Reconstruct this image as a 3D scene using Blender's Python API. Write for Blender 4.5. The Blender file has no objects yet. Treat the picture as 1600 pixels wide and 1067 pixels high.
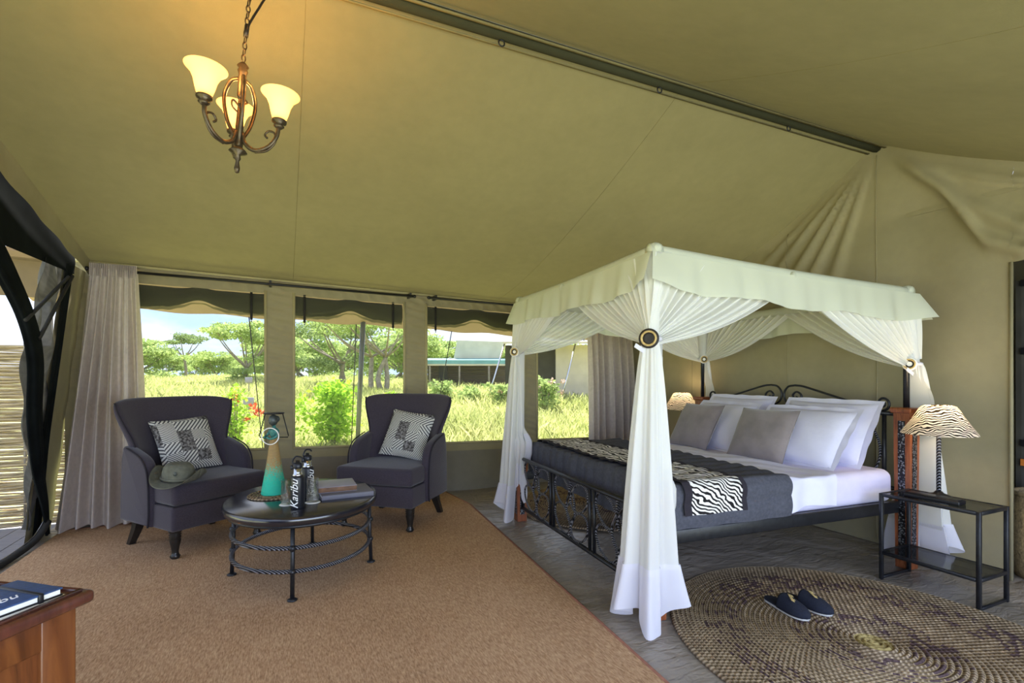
import bpy, bmesh, math, random
import numpy as np
from mathutils import Vector, Matrix
random.seed(7); RNG = np.random.default_rng(7)
pi = math.pi; sin = math.sin; cos = math.cos
C = bpy.context.scene.collection
S = bpy.context.scene

# ------------------------------------------------------------------ camera
cam_d = bpy.data.cameras.new('camera'); cam = bpy.data.objects.new('camera', cam_d); C.objects.link(cam)
cam.location = (0, 0, 1.25); cam.rotation_euler = (pi/2, 0, math.radians(-24.5))
cam_d.sensor_width = 36; cam_d.lens = 36*790/1600; cam_d.shift_y = 54.5/1600; cam_d.clip_start = .05
S.camera = cam

# ------------------------------------------------------------------ world, sun, exposure
W = bpy.data.worlds.new('world'); S.world = W; W.use_nodes = True
wn = W.node_tree.nodes; wl = W.node_tree.links; wn.clear()
wo = wn.new('ShaderNodeOutputWorld'); wb = wn.new('ShaderNodeBackground')
tc = wn.new('ShaderNodeTexCoord'); nz = wn.new('ShaderNodeTexNoise'); rp = wn.new('ShaderNodeValToRGB')
mp = wn.new('ShaderNodeMapping'); mp.inputs['Scale'].default_value = (1, 1, 2.6)
nz.inputs['Scale'].default_value = 3.2; nz.inputs['Detail'].default_value = 7; nz.inputs['Roughness'].default_value = .58
rp.color_ramp.elements[0].position = .40; rp.color_ramp.elements[0].color = (.27, .38, .62, 1)
rp.color_ramp.elements[1].position = .62; rp.color_ramp.elements[1].color = (.54, .56, .61, 1)
wl.new(tc.outputs['Generated'], mp.inputs['Vector']); wl.new(mp.outputs['Vector'], nz.inputs['Vector'])
wl.new(nz.outputs['Fac'], rp.inputs['Fac']); wl.new(rp.outputs['Color'], wb.inputs['Color'])
wb.inputs['Strength'].default_value = 1.9
wl.new(wb.outputs[0], wo.inputs['Surface'])

def lamp(name, kind, loc, energy, col, rot=None, **kw):
    l = bpy.data.lights.new(name, kind); l.energy = energy; l.color = col
    for k, v in kw.items(): setattr(l, k, v)
    o = bpy.data.objects.new(name, l); C.objects.link(o); o.location = loc
    if rot: o.rotation_euler = rot
    return o
# high sun from beyond the window side, so that the fly sheet keeps it off the floor
sd = Vector((-.14, -.50, -1.0)).normalized()
sun = lamp('sun', 'SUN', (0, 12, 20), 12.0, (1, .96, .86)); sun.rotation_euler = sd.to_track_quat('-Z', 'Y').to_euler(); sun.data.angle = .03
# added area lamp behind the camera, standing in for daylight through the open front
lamp('front_fill', 'AREA', (1.3, -1.1, 1.0), 104, (.60, .72, 1.0), (math.radians(70), 0, 0), shape='RECTANGLE', size=5.2, size_y=1.6)
S.view_settings.view_transform = 'Standard'; S.view_settings.look = 'None'; S.view_settings.gamma = 1
S.view_settings.use_curve_mapping = False; S.view_settings.exposure = 0.55
S.cycles.use_denoising = True; S.cycles.max_bounces = 10; S.cycles.diffuse_bounces = 6; S.cycles.transparent_max_bounces = 24
S.cycles.sample_clamp_indirect = 6; S.cycles.caustics_reflective = False; S.cycles.caustics_refractive = False

# ------------------------------------------------------------------ node helper
class X:
    def __init__(s, t, sock): s.t = t; s.s = sock
    def _m(s, op, o=None, o2=None):
        n = s.t.nodes.new('ShaderNodeMath'); n.operation = op
        for i, v in enumerate((s, o, o2)):
            if v is None: continue
            if isinstance(v, X): s.t.links.new(v.s, n.inputs[i])
            else: n.inputs[i].default_value = v
        return X(s.t, n.outputs[0])
    def __add__(s, o): return s._m('ADD', o)
    __radd__ = __add__
    def __sub__(s, o): return s._m('SUBTRACT', o)
    def __rsub__(s, o): return (s*-1)+o
    def __mul__(s, o): return s._m('MULTIPLY', o)
    __rmul__ = __mul__
    def __truediv__(s, o): return s._m('DIVIDE', o)
    def sin(s): return s._m('SINE')
    def abs(s): return s._m('ABSOLUTE')
    def sqrt(s): return s._m('SQRT')
    def floor(s): return s._m('FLOOR')
    def gt(s, o): return s._m('GREATER_THAN', o)
    def lt(s, o): return s._m('LESS_THAN', o)
    def atan2(s, o): return s._m('ARCTAN2', o)
    def mod(s, o): return s._m('FLOORED_MODULO', o)

class M:
    """a material under construction"""
    def __init__(s, name):
        s.m = bpy.data.materials.new(name); s.m.use_nodes = True; s.t = s.m.node_tree
        s.n = s.t.nodes; s.l = s.t.links
        s.b = s.n['Principled BSDF']; s.o = s.n['Material Output']
    def coord(s, kind='Object'):
        n = s.n.new('ShaderNodeTexCoord'); return n.outputs[kind]
    def xyz(s, kind='Object'):
        n = s.n.new('ShaderNodeSeparateXYZ'); s.l.new(s.coord(kind), n.inputs[0])
        return [X(s.t, n.outputs[i]) for i in range(3)]
    def vec(s, x, y, z=0.0):
        n = s.n.new('ShaderNodeCombineXYZ')
        for i, v in enumerate((x, y, z)):
            if isinstance(v, X): s.l.new(v.s, n.inputs[i])
            else: n.inputs[i].default_value = v
        return n.outputs[0]
    def noise(s, scale=5, detail=4, rough=.55, dist=0, vec=None, stretch=None):
        n = s.n.new('ShaderNodeTexNoise'); n.inputs['Scale'].default_value = scale
        n.inputs['Detail'].default_value = detail; n.inputs['Roughness'].default_value = rough; n.inputs['Distortion'].default_value = dist
        v = vec or s.coord()
        if stretch:
            m = s.n.new('ShaderNodeMapping'); m.inputs['Scale'].default_value = stretch; s.l.new(v, m.inputs[0]); v = m.outputs[0]
        s.l.new(v, n.inputs['Vector']); return X(s.t, n.outputs['Fac'])
    def white(s, x, y):
        n = s.n.new('ShaderNodeTexWhiteNoise'); n.noise_dimensions = '2D'; s.l.new(s.vec(x, y), n.inputs['Vector']); return X(s.t, n.outputs['Value'])
    def wave(s, scale, dist=0, detail=2, dscale=1, vec=None, dirn='X'):
        n = s.n.new('ShaderNodeTexWave'); n.bands_direction = dirn
        n.inputs['Scale'].default_value = scale; n.inputs['Distortion'].default_value = dist
        n.inputs['Detail'].default_value = detail; n.inputs['Detail Scale'].default_value = dscale
        s.l.new(vec or s.coord(), n.inputs['Vector']); return X(s.t, n.outputs['Fac'])
    def ramp(s, f, stops, const=False):
        n = s.n.new('ShaderNodeValToRGB'); e = n.color_ramp.elements
        if const: n.color_ramp.interpolation = 'CONSTANT'
        while len(e) < len(stops): e.new(.5)
        for k, (p, c) in zip(e, stops): k.position = p; k.color = (*c, 1)
        s.l.new(f.s, n.inputs[0]); return n.outputs[0]
    def mix(s, f, a, b):
        n = s.n.new('ShaderNodeMix'); n.data_type = 'RGBA'
        if isinstance(f, X): s.l.new(f.s, n.inputs[0])
        else: n.inputs[0].default_value = f
        for i, v in ((6, a), (7, b)):
            if isinstance(v, tuple): n.inputs[i].default_value = (*v, 1)
            else: s.l.new(v, n.inputs[i])
        return n.outputs[2]
    def color(s, v):
        if isinstance(v, tuple): s.b.inputs['Base Color'].default_value = (*v, 1)
        else: s.l.new(v, s.b.inputs['Base Color'])
        s.col = v; return s
    def set(s, **k):
        for a, v in k.items(): s.b.inputs[a.replace('_', ' ')].default_value = v
        return s
    def bump(s, h, strength=.3, dist=.01):
        n = s.n.new('ShaderNodeBump'); n.inputs['Strength'].default_value = strength; n.inputs['Distance'].default_value = dist
        s.l.new(h.s, n.inputs['Height']); s.l.new(n.outputs[0], s.b.inputs['Normal']); s.bn = n.outputs[0]; return s
    def through(s, amount, col=None):
        """let part of the light through, as cloth does"""
        t = s.n.new('ShaderNodeBsdfTranslucent'); c = col if col is not None else s.col
        if isinstance(c, tuple): t.inputs[0].default_value = (*c, 1)
        else: s.l.new(c, t.inputs[0])
        return s._mixsh(t.outputs[0], amount)
    def clear(s, amount, col=(1, 1, 1)):
        t = s.n.new('ShaderNodeBsdfTransparent'); t.inputs[0].default_value = (*col, 1); return s._mixsh(t.outputs[0], amount)
    def _mixsh(s, sh, amount):
        x = s.n.new('ShaderNodeMixShader')
        if isinstance(amount, X): s.l.new(amount.s, x.inputs[0])
        else: x.inputs[0].default_value = amount
        cur = s.o.inputs['Surface'].links[0].from_socket
        s.l.new(cur, x.inputs[1]); s.l.new(sh, x.inputs[2]); s.l.new(x.outputs[0], s.o.inputs['Surface']); return s

MT = {}
def mk(name, col, rough=.7, var=.12, scale=6, bump=0, bscale=60, bdist=.004, metallic=0, spec=.4, stretch=None, **k):
    m = M(name)
    if var:
        f = m.noise(scale, 5, stretch=stretch)
        a = tuple(max(0, c*(1-var)) for c in col); b = tuple(min(1, c*(1+var)) for c in col)
        m.color(m.ramp(f, [(.3, a), (.7, b)]))
    else: m.color(col)
    m.set(Roughness=rough, Metallic=metallic, Specular_IOR_Level=spec, **k)
    if bump: m.bump(m.noise(bscale, 3), bump, bdist)
    MT[name] = m.m; return m

def canvas(name, col, thr, tcol=None):
    m = M(name); f = m.noise(1.6, 6, .6); g = m.noise(14, 5)
    c1 = tuple(c*.88 for c in col); c2 = tuple(min(1, c*1.08) for c in col)
    m.color(m.ramp(f*.7+g*.3, [(.32, c1), (.66, c2)])); m.set(Roughness=.9, Specular_IOR_Level=.1)
    m.bump(m.noise(260, 2)*.4+m.noise(9, 4, dist=.6)*.8, .25, .006)
    if thr: m.through(thr, tcol)
    MT[name] = m.m
canvas('canvas_roof', (.208, .180, .086), .02, (.62, .56, .22))
canvas('canvas_wall', (.305, .268, .168), .02, (.60, .53, .27))
canvas('canvas_trim', (.44, .39, .22), 0)
canvas('canvas_dark', (.050, .050, .027), 0)
canvas('canvas_skirt', (.235, .215, .17), 0)
canvas('canvas_fly', (.24, .18, .11), .05, (.45, .34, .2))
canvas('canvas_lip', (.20, .175, .09), 0)
m = mk('groundsheet', (.27, .232, .19), .30, .16, 2.2, spec=.5)
m.bump(m.noise(2.4, 4, .5, 1.4)*1.0+m.noise(9, 3, .5, .8, stretch=(1, 2.6, 1))*.35, .55, .05)
m = M('sisal'); f = m.noise(150, 3, .7, stretch=(1.0, .22, 1)); g = m.noise(1.5, 3); h = m.noise(420, 2)
m.color(m.ramp(f*.65+h*.2+g*.15, [(.30, (.22, .12, .06)), (.48, (.47, .285, .16)), (.68, (.72, .50, .31))]))
m.set(Roughness=.95, Specular_IOR_Level=.1); m.bump(f+h*.4, .7, .006); MT['sisal'] = m.m
mk('rug_binding', (.30, .13, .085), .9, .15, 40, .4, 200)
mk('chair_fabric', (.050, .041, .056), .92, .25, 220, .35, 500, .002, spec=.15, Sheen_Weight=.25)
mk('chair_piping', (.022, .018, .026), .9, .1, 50)
mk('black_wood', (.014, .013, .013), .28, .2, 8, spec=.5)
mk('iron', (.018, .019, .023), .38, .3, 40, .25, 120, .002, metallic=.35, spec=.6)
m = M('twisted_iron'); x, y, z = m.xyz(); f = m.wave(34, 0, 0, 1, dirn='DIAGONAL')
m.color(m.ramp(f, [(.3, (.012, .012, .015)), (.95, (.30, .30, .34))])); m.set(Roughness=.35, Metallic=.4); m.bump(f, .9, .006); MT['twisted_iron'] = m.m  # pale bands put the glints along the twist into the colour
mk('table_top', (.014, .014, .020), .20, .3, 5, .08, 30, .002, spec=1.0, stretch=(1, 8, 1))
m = M('red_wood'); f = m.noise(9, 6, .6, 1.5, stretch=(5, 5, .5)); m.color(m.ramp(f, [(.25, (.10, .025, .010)), (.5, (.26, .075, .026)), (.75, (.40, .135, .05))])); m.set(Roughness=.35, Specular_IOR_Level=.5); MT['red_wood'] = m.m
m = M('desk_wood'); f = m.noise(4.2, 7, .62, 2.2, stretch=(2.6, 2.6, .35)); m.color(m.ramp(f, [(.28, (.035, .011, .004)), (.45, (.135, .040, .011)), (.62, (.21, .070, .018)), (.8, (.10, .028, .009))])); m.set(Roughness=.32, Specular_IOR_Level=.5); MT['desk_wood'] = m.m
mk('desk_top_wood', (.090, .028, .018), .22, .35, 6, spec=.6, stretch=(1, 6, 1))
m = M('hammered_metal'); f = m.n.new('ShaderNodeTexVoronoi'); f.inputs['Scale'].default_value = 75; m.l.new(m.coord(), f.inputs[0]); f = X(m.t, f.outputs['Distance'])
m.color(m.ramp(f, [(.1, (.42, .44, .48)), (.55, (.03, .03, .035))])); m.set(Roughness=.3, Metallic=.8); m.bump(f*-1, .8, .006); MT['hammered_metal'] = m.m
mk('white_linen', (.74, .73, .88), .85, .03, 8, .25, 14, .01, spec=.15)  # white cloth with the bluish cast of daylight tinted in
mk('cool_lit_sheet', (.69, .66, .86), .85, .04, 8, .2, 16, .008, spec=.15)  # white sheet, lavender cast of cool daylight put into its colour
mk('grey_velvet', (.22, .185, .18), .75, .2, 6, .15, 60, .003, spec=.2, Sheen_Weight=.5)
m = mk('quilt', (.078, .080, .100), .85, .18, 60, .3, 300, .002, spec=.2); mk('quilt_border', (.022, .018, .026), .9, .1, 60, .3, 300, .002)
def zebra(name, scale, thr=0, a=(.015, .013, .014), b=(.80, .77, .72), warm=None):
    m = M(name); v = m.noise(.20/scale, 1, .4, 0, None); v2 = m.noise(.5/scale, 1, .4, 0, m.vec(*[q+7.3 for q in m.xyz()]))
    x, y, z = m.xyz()
    w = ((x*.55+y*.45+z*.75)*(6.2832/scale)+v*26.+v2*9.).sin()*.5+.5
    c = m.ramp(w, [(.40, a), (.52, b)]); m.color(c); m.set(Roughness=.85, Specular_IOR_Level=.15)
    if thr: m.through(thr, c)
    MT[name] = m.m
zebra('zebra_cloth', .023)
zebra('zebra_shade', .0165, .38, (.02, .014, .01), (.86, .80, .70))
m = M('net'); m.color((.92, .92, .90)); m.set(Roughness=.9, Specular_IOR_Level=.05); m.through(.38); m.clear(.10); MT['net'] = m.m
m = M('net_cotton'); m.color((.70, .72, .61)); m.set(Roughness=.9, Specular_IOR_Level=.05); m.through(.35); MT['net_cotton'] = m.m
m = M('net_ruffle'); m.color((.86, .85, .92)); m.set(Roughness=.9, Specular_IOR_Level=.05); m.through(.38); MT['net_ruffle'] = m.m
m = mk('curtain', (.64, .57, .53), .85, .08, 30, .2, 300, .002, spec=.15); m.through(.22)
m = M('insect_screen'); m.color((.36, .36, .32)); m.set(Roughness=.9, Specular_IOR_Level=.05); m.through(.5); m.clear(.90); MT['insect_screen'] = m.m
m = M('dark_mesh'); m.color(m.ramp(m.noise(3, 5, .6, 1.5), [(.3, (.004, .005, .006)), (.7, (.016, .018, .021))])); m.set(Roughness=.9, Specular_IOR_Level=.1); m.clear(.03); MT['dark_mesh'] = m.m
mk('black_cloth', (.008, .010, .011), .95, .5, 3, spec=.05)
m = M('grey_mesh'); m.color(m.ramp(m.noise(4, 5, .6, 2.0), [(.3, (.05, .048, .045)), (.7, (.16, .15, .14))])); m.set(Roughness=.8); m.through(.3); m.clear(.03); MT['grey_mesh'] = m.m
mk('dark_strap', (.018, .017, .015), .8, .2, 30)
mk('reed', (.50, .40, .25), .85, .45, 9, .3, 80, .003, stretch=(1, 1, 14))
mk('deck_grey', (.26, .25, .27), .6, .2, 5, stretch=(1, 9, 1))
def leafmat(name, a, b, thr=.45):
    m = M(name); f = m.noise(1.3, 3); g = m.noise(23, 2); c = m.ramp(f*.5+g*.5, [(.32, a), (.68, b)]); m.color(c)
    m.set(Roughness=.7, Specular_IOR_Level=.2); m.through(thr); MT[name] = m.m
leafmat('grass', (.34, .42, .10), (.76, .75, .38)); leafmat('leaf_bright', (.25, .46, .03), (.55, .76, .09))
leafmat('leaf_acacia', (.22, .33, .09), (.46, .56, .22)); leafmat('leaf_dark', (.12, .19, .07), (.27, .36, .14))
mk('meadow', (.46, .48, .20), .95, .35, .35); mk('bark', (.30, .26, .22), .9, .3, 10, .4, 40, .02)
mk('flower_red', (.85, .16, .07), .7, .3, 20)
mk('flower_pale', (.70, .50, .40), .8, .3, 20); mk('pole_grey', (.13, .145, .17), .45, .1, 10, metallic=.4)
mk('teal_sheet', (.16, .36, .39), .5, .15, 3); mk('tent_beige', (.60, .54, .42), .9, .1, 3); mk('reed_dark', (.12, .09, .07), .9, .5, 30, stretch=(1, 1, 8))
mk('black_paint', (.010, .010, .012), .4, .1, 10); mk('bottle_black', (.012, .013, .018), .35, .1, 10)
mk('steel', (.55, .56, .58), .22, .05, 8, metallic=1)
mk('white_print', (.90, .90, .90), .6, 0); mk('gold_print', (.72, .55, .22), .4, 0, metallic=.3); mk('paper', (.80, .78, .72), .8, .05, 20)
mk('notebook_blue', (.035, .075, .20), .6, .2, 90, .2, 300, .002); mk('book_lilac', (.33, .31, .37), .5, .08, 10); mk('book_grey', (.15, .145, .18), .55, .1, 10); mk('book_leather', (.15, .075, .04), .6, .4, 25, .3, 60)
mk('hat_felt', (.125, .125, .095), .95, .22, 30, .4, 200, .003)
mk('slipper_navy', (.010, .013, .026), .9, .25, 120, .3, 400, .002); mk('slipper_sole', (.45, .44, .42), .8, .1, 30)
mk('bronze', (.07, .08, .075), .45, .3, 30, metallic=.4); mk('verdigris', (.05, .19, .17), .5, .5, 40, metallic=.2); mk('hoop_white', (.80, .78, .74), .5, .05, 10)
mk('chandelier_iron', (.085, .062, .040), .34, .4, 30, .25, 90, .002, metallic=.6)
mk('medallion_black', (.02, .016, .014), .6, .2, 30); mk('medallion_gold', (.50, .36, .14), .5, .3, 60); mk('medallion_white', (.82, .80, .74), .6, .1, 60)
mk('orange_wood', (.55, .17, .03), .4, .25, 8); mk('blue_cloth', (.38, .45, .68), .8, .25, 25); mk('dark_inside', (.05, .045, .035), .8, .2, 6); mk('basket', (.30, .22, .11), .9, .4, 60, .6, 90, .006)
m = M('glass'); m.set(Roughness=.02, Transmission_Weight=1.0, IOR=1.45); m.color((.97, .99, 1.0)); m.clear(.72); MT['glass'] = m.m
m = M('shelf_glass'); m.color((.012, .014, .016)); m.set(Roughness=.06, Specular_IOR_Level=.6); m.clear(.35, (.75, .78, .8)); MT['shelf_glass'] = m.m
m = M('lamp_glass'); f = m.noise(55, 2); m.color((.92, .74, .42)); m.set(Roughness=.5); m.through(.5)
m.b.inputs['Emission Color'].default_value = (1, .60, .20, 1); m.b.inputs['Emission Strength'].default_value = .9; MT['lamp_glass'] = m.m
m = M('bulb'); m.color((1, .85, .6)); m.b.inputs['Emission Color'].default_value = (1, .72, .36, 1); m.b.inputs['Emission Strength'].default_value = 22; MT['bulb'] = m.m
# gold to teal woven cone, speckled where the colours meet
m = M('cone_weave'); x, y, z = m.xyz(); s = m.noise(210, 2, .6); h = z+(s-.5)*.42
w = (z*900.).sin()*.5+.5
m.color(m.mix(h.gt(.155), m.mix(w, (.01, .42, .29), (.03, .60, .43)), m.mix(w, (.20, .12, .04), (.46, .31, .12)))); m.set(Roughness=.6); m.bump(w, .4, .003); MT['cone_weave'] = m.m
# patchwork cushion: squares of stripes at different slants and a few dark printed ones
m = M('patchwork'); x, y, z = m.xyz(); cx = ((x+.5)/.105).floor(); cy = ((y+.5)/.085).floor(); r = m.white(cx, cy); k = 250.
st = (x*r.gt(.33)*1.0+y*1.1-x*r.lt(.33)); fine = r.gt(.62)
wv = ((st*k*(fine*.5+.8)).sin()*.5+.5).gt(.42)
c = m.mix(wv, (.085, .085, .095), (.66, .66, .62)); dk = m.ramp(m.noise(60, 4), [(.4, (.05, .045, .045)), (.6, (.26, .25, .25))])
m.color(m.mix(m.white(cx+5., cy+3.).gt(.84), c, dk)); m.set(Roughness=.85, Specular_IOR_Level=.15); MT['patchwork'] = m.m
# braided mat: rings of plait, dashes of dark strands in bands, a yellow heart
def braid(name, R):
    m = M(name); x, y, z = m.xyz(); r = (x*x+y*y).sqrt(); a = y.atan2(x); q = r/.024; i = q.floor(); fr = q-i
    st = (a*i*6.2+i*1.9); tw = (st+fr*3.0).sin()
    cell = (st/6.283).floor(); rn = m.white(cell, i); big = m.noise(4, 3)
    base = m.ramp(tw*.25+rn*.35+big*.4, [(.2, (.16, .115, .072)), (.5, (.35, .26, .165)), (.85, (.54, .43, .29))])
    band = r.gt(R*.62)*r.lt(R*.84)+r.gt(R*.15)*r.lt(R*.38)
    pat = rn.gt(.60)*m.noise(11, 2).gt(.42)*band
    c = m.mix(pat, base, (.10, .065, .065)); c = m.mix(r.lt(R*.085), c, m.ramp(rn, [(.1, (.20, .145, .05)), (.9, (.44, .345, .14))]))
    c = m.mix(fr.lt(.10), c, (.50, .38, .22)); m.color(c); m.set(Roughness=.9, Specular_IOR_Level=.15)
    m.bump(tw*.5+(fr*3.1416).sin()*1.2, .8, .006); MT[name] = m.m
braid('braid_mat', .94); braid('braid_small', .16)
# ------------------------------------------------------------------ mesh helpers
class MB:
    def __init__(s): s.v = []; s.f = []
    def add(s, vs, fs):
        o = len(s.v); s.v += [tuple(p) for p in vs]; s.f += [tuple(i+o for i in f) for f in fs]; return s
    def box(s, c, d, rz=0, R=None):
        vs = []
        for z in (-.5, .5):
            for x, y in ((-.5, -.5), (.5, -.5), (.5, .5), (-.5, .5)):
                p = Vector((x*d[0], y*d[1], z*d[2]))
                if rz: p = Matrix.Rotation(rz, 3, 'Z') @ p
                if R: p = R @ p
                vs.append(p+Vector(c))
        return s.add(vs, [(0, 3, 2, 1), (4, 5, 6, 7), (0, 1, 5, 4), (1, 2, 6, 5), (2, 3, 7, 6), (3, 0, 4, 7)])
    def rbox(s, c, d, b=.02, seg=3, R=None):
        bm = bmesh.new(); bmesh.ops.create_cube(bm, size=1)
        for v in bm.verts: v.co = Vector((v.co.x*d[0], v.co.y*d[1], v.co.z*d[2]))
        bmesh.ops.bevel(bm, geom=bm.edges[:], offset=b, segments=seg, profile=.5, affect='EDGES')
        return s._bm(bm, c, R)
    def _bm(s, bm, c=(0, 0, 0), R=None):
        bm.verts.index_update(); c = Vector(c)
        s.add([(R @ v.co if R else v.co)+c for v in bm.verts], [[v.index for v in f.verts] for f in bm.faces]); bm.free(); return s
    def prism(s, poly, fn, d, b=0, seg=2):
        """outline in 2-D, fn(p, q, t) -> 3-D, t = 0..d"""
        bm = bmesh.new(); n = len(poly)
        A = [bm.verts.new(fn(p, q, 0)) for p, q in poly]; B = [bm.verts.new(fn(p, q, d)) for p, q in poly]
        bm.faces.new(A[::-1]); bm.faces.new(B)
        for i in range(n): bm.faces.new((A[i], A[(i+1) % n], B[(i+1) % n], B[i]))
        bmesh.ops.recalc_face_normals(bm, faces=bm.faces[:])
        if b:
            es = [e for e in bm.edges if (e.verts[0] in A) == (e.verts[1] in A)]
            bmesh.ops.bevel(bm, geom=es, offset=b, segments=seg, profile=.5, affect='EDGES')
        return s._bm(bm)
    def tube(s, pts, r, n=8, closed=False, cap=True):
        P = [Vector(p) for p in pts]; k = len(P)
        rs = r if isinstance(r, (list, tuple)) else [r]*k
        T = []
        for i in range(k):
            a = P[(i-1) % k] if (closed or i) else P[0]; b = P[(i+1) % k] if (closed or i < k-1) else P[-1]
            T.append((b-a).normalized())
        up = Vector((0, 0, 1)) if abs(T[0].z) < .9 else Vector((1, 0, 0))
        nrm = (up-T[0]*up.dot(T[0])).normalized(); vs = []
        for i in range(k):
            nrm = (nrm-T[i]*nrm.dot(T[i])).normalized(); bn = T[i].cross(nrm)
            for j in range(n):
                a = 2*pi*j/n; vs.append(P[i]+(nrm*cos(a)+bn*sin(a))*rs[i])
        fs = []
        for i in range(k if closed else k-1):
            for j in range(n):
                a = i*n+j; b = i*n+(j+1) % n; c = ((i+1) % k)*n
                fs.append((a, b, c+(j+1) % n, c+j))
        if cap and not closed: fs += [tuple(range(n))[::-1], tuple(range((k-1)*n, k*n))]
        return s.add(vs, fs)
    def lathe(s, prof, n=24, c=(0, 0, 0), R=None, sx=1, sy=1, closed=False):
        vs = []; k = len(prof); c = Vector(c)
        for r, z in prof:
            for j in range(n):
                a = 2*pi*j/n; p = Vector((r*cos(a)*sx, r*sin(a)*sy, z)); vs.append((R @ p if R else p)+c)
        fs = [(i*n+j, i*n+(j+1) % n, (i+1)*n+(j+1) % n, (i+1)*n+j) for i in range(k-1) for j in range(n)]
        if closed: fs += [((k-1)*n+j, (k-1)*n+(j+1) % n, (j+1) % n, j) for j in range(n)]
        else:
            if prof[0][0] > 1e-4: fs.append(tuple(range(n))[::-1])
            if prof[-1][0] > 1e-4: fs.append(tuple(range((k-1)*n, k*n)))
        return s.add(vs, fs)
    def grid(s, fn, nu, nv, wrap=False):
        """fn(u, v) with u, v in 0..1"""
        vs = [fn(i/nu, j/nv) for j in range(nv+1) for i in range(nu+(0 if wrap else 1))]
        w = nu if wrap else nu+1
        fs = [(j*w+i, j*w+(i+1) % w, (j+1)*w+(i+1) % w, (j+1)*w+i) for j in range(nv) for i in range(nu)]
        return s.add(vs, fs)
    def slab(s, fn, nu, nv, th):
        """a closed sheet of thickness th(u,v): fn returns (front point, outward normal)"""
        o = len(s.v); F = []; B = []
        for j in range(nv+1):
            for i in range(nu+1):
                p, n = fn(i/nu, j/nv); p = Vector(p); F.append(p); B.append(p-Vector(n)*th(i/nu, j/nv))
        w = nu+1; K = len(F); fs = []
        for j in range(nv):
            for i in range(nu):
                a, b, c, d = j*w+i, j*w+i+1, (j+1)*w+i+1, (j+1)*w+i
                fs += [(a, b, c, d), (K+d, K+c, K+b, K+a)]
        for i in range(nu): fs += [(i+1, i, K+i, K+i+1), (nv*w+i, nv*w+i+1, K+nv*w+i+1, K+nv*w+i)]
        for j in range(nv): fs += [(j*w, (j+1)*w, K+(j+1)*w, K+j*w), ((j+1)*w+nu, j*w+nu, K+j*w+nu, K+(j+1)*w+nu)]
        return s.add(F+B, fs)
    def ball(s, c, r, n=12, m=8, sc=(1, 1, 1)):
        pr = [(sin(pi*i/m), -cos(pi*i/m)) for i in range(m+1)]; pr[0] = (0.0005, -1); pr[-1] = (.0005, 1)
        o = len(s.v); s.lathe([(a*r, b*r) for a, b in pr], n)
        s.v[o:] = [(p[0]*sc[0]+c[0], p[1]*sc[1]+c[1], p[2]*sc[2]+c[2]) for p in s.v[o:]]; return s
    def build(s, name, mat, parent=None, smooth=True, sub=0, recalc=True, angle=None):
        me = bpy.data.meshes.new(name); me.from_pydata(s.v, [], s.f)
        if recalc:
            bm = bmesh.new(); bm.from_mesh(me); bmesh.ops.recalc_face_normals(bm, faces=bm.faces[:]); bm.to_mesh(me); bm.free()
        me.materials.append(MT[mat])
        if smooth: me.polygons.foreach_set('use_smooth', [True]*len(me.polygons))
        if smooth and angle: me.set_sharp_from_angle(angle=math.radians(angle))
        o = bpy.data.objects.new(name, me); C.objects.link(o)
        if parent: o.parent = parent
        if sub:
            mo = o.modifiers.new('sub', 'SUBSURF'); mo.levels = sub; mo.render_levels = sub
        return o

def tag(o, label=None, cat=None, group=None, kind=None):
    if label: o['label'] = label
    if cat: o['category'] = cat
    if group: o['group'] = group
    if kind: o['kind'] = kind
    return o
def thing(name, label, cat, loc=(0, 0, 0), rz=0, group=None):
    o = bpy.data.objects.new(name, None); C.objects.link(o); o.location = loc; o.rotation_euler = (0, 0, rz); o.empty_display_size = .1
    return tag(o, label, cat, group)
def dup(root, loc=None, rz=None, label=None, group=None, scale=None):
    r = root.copy(); C.objects.link(r)
    if loc is not None: r.location = loc
    if rz is not None: r.rotation_euler = (0, 0, rz)
    if scale: r.scale = (scale,)*3 if not isinstance(scale, tuple) else scale
    if label: r['label'] = label
    if group: r['group'] = group
    for ch in list(root.children):
        c = ch.copy(); C.objects.link(c); c.parent = r
        for g in list(ch.children):
            d = g.copy(); C.objects.link(d); d.parent = c
    return r
def struct(o): o['kind'] = 'structure'; return o
def bez(pts, n=12):
    """Catmull-Rom through the points"""
    P = [Vector(p) for p in pts]; P = [P[0]*2-P[1]]+P+[P[-1]*2-P[-2]]; out = []
    for i in range(1, len(P)-2):
        for k in range(n):
            t = k/n; a, b, c, d = P[i-1:i+3]
            out.append(.5*((2*b)+(c-a)*t+(2*a-5*b+4*c-d)*t*t+(3*b-a-3*c+d)*t**3))
    out.append(P[-2]); return out
def sm(a, b, x): t = min(1, max(0, (x-a)/(b-a))); return t*t*(3-2*t)
def text(body, name, mat, parent, size, loc, rot, shear=.35, ext=.0006):
    cu = bpy.data.curves.new(name, 'FONT'); cu.body = body; cu.size = size; cu.shear = shear; cu.extrude = ext; cu.align_x = 'CENTER'; cu.align_y = 'CENTER'
    tmp = bpy.data.objects.new(name, cu); C.objects.link(tmp); bpy.context.view_layer.update()
    me = bpy.data.meshes.new_from_object(tmp.evaluated_get(bpy.context.evaluated_depsgraph_get())); bpy.data.objects.remove(tmp); me.materials.clear(); me.materials.append(MT[mat])
    o = bpy.data.objects.new(name, me); C.objects.link(o); o.parent = parent; o.location = loc; o.rotation_euler = rot; return o

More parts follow.
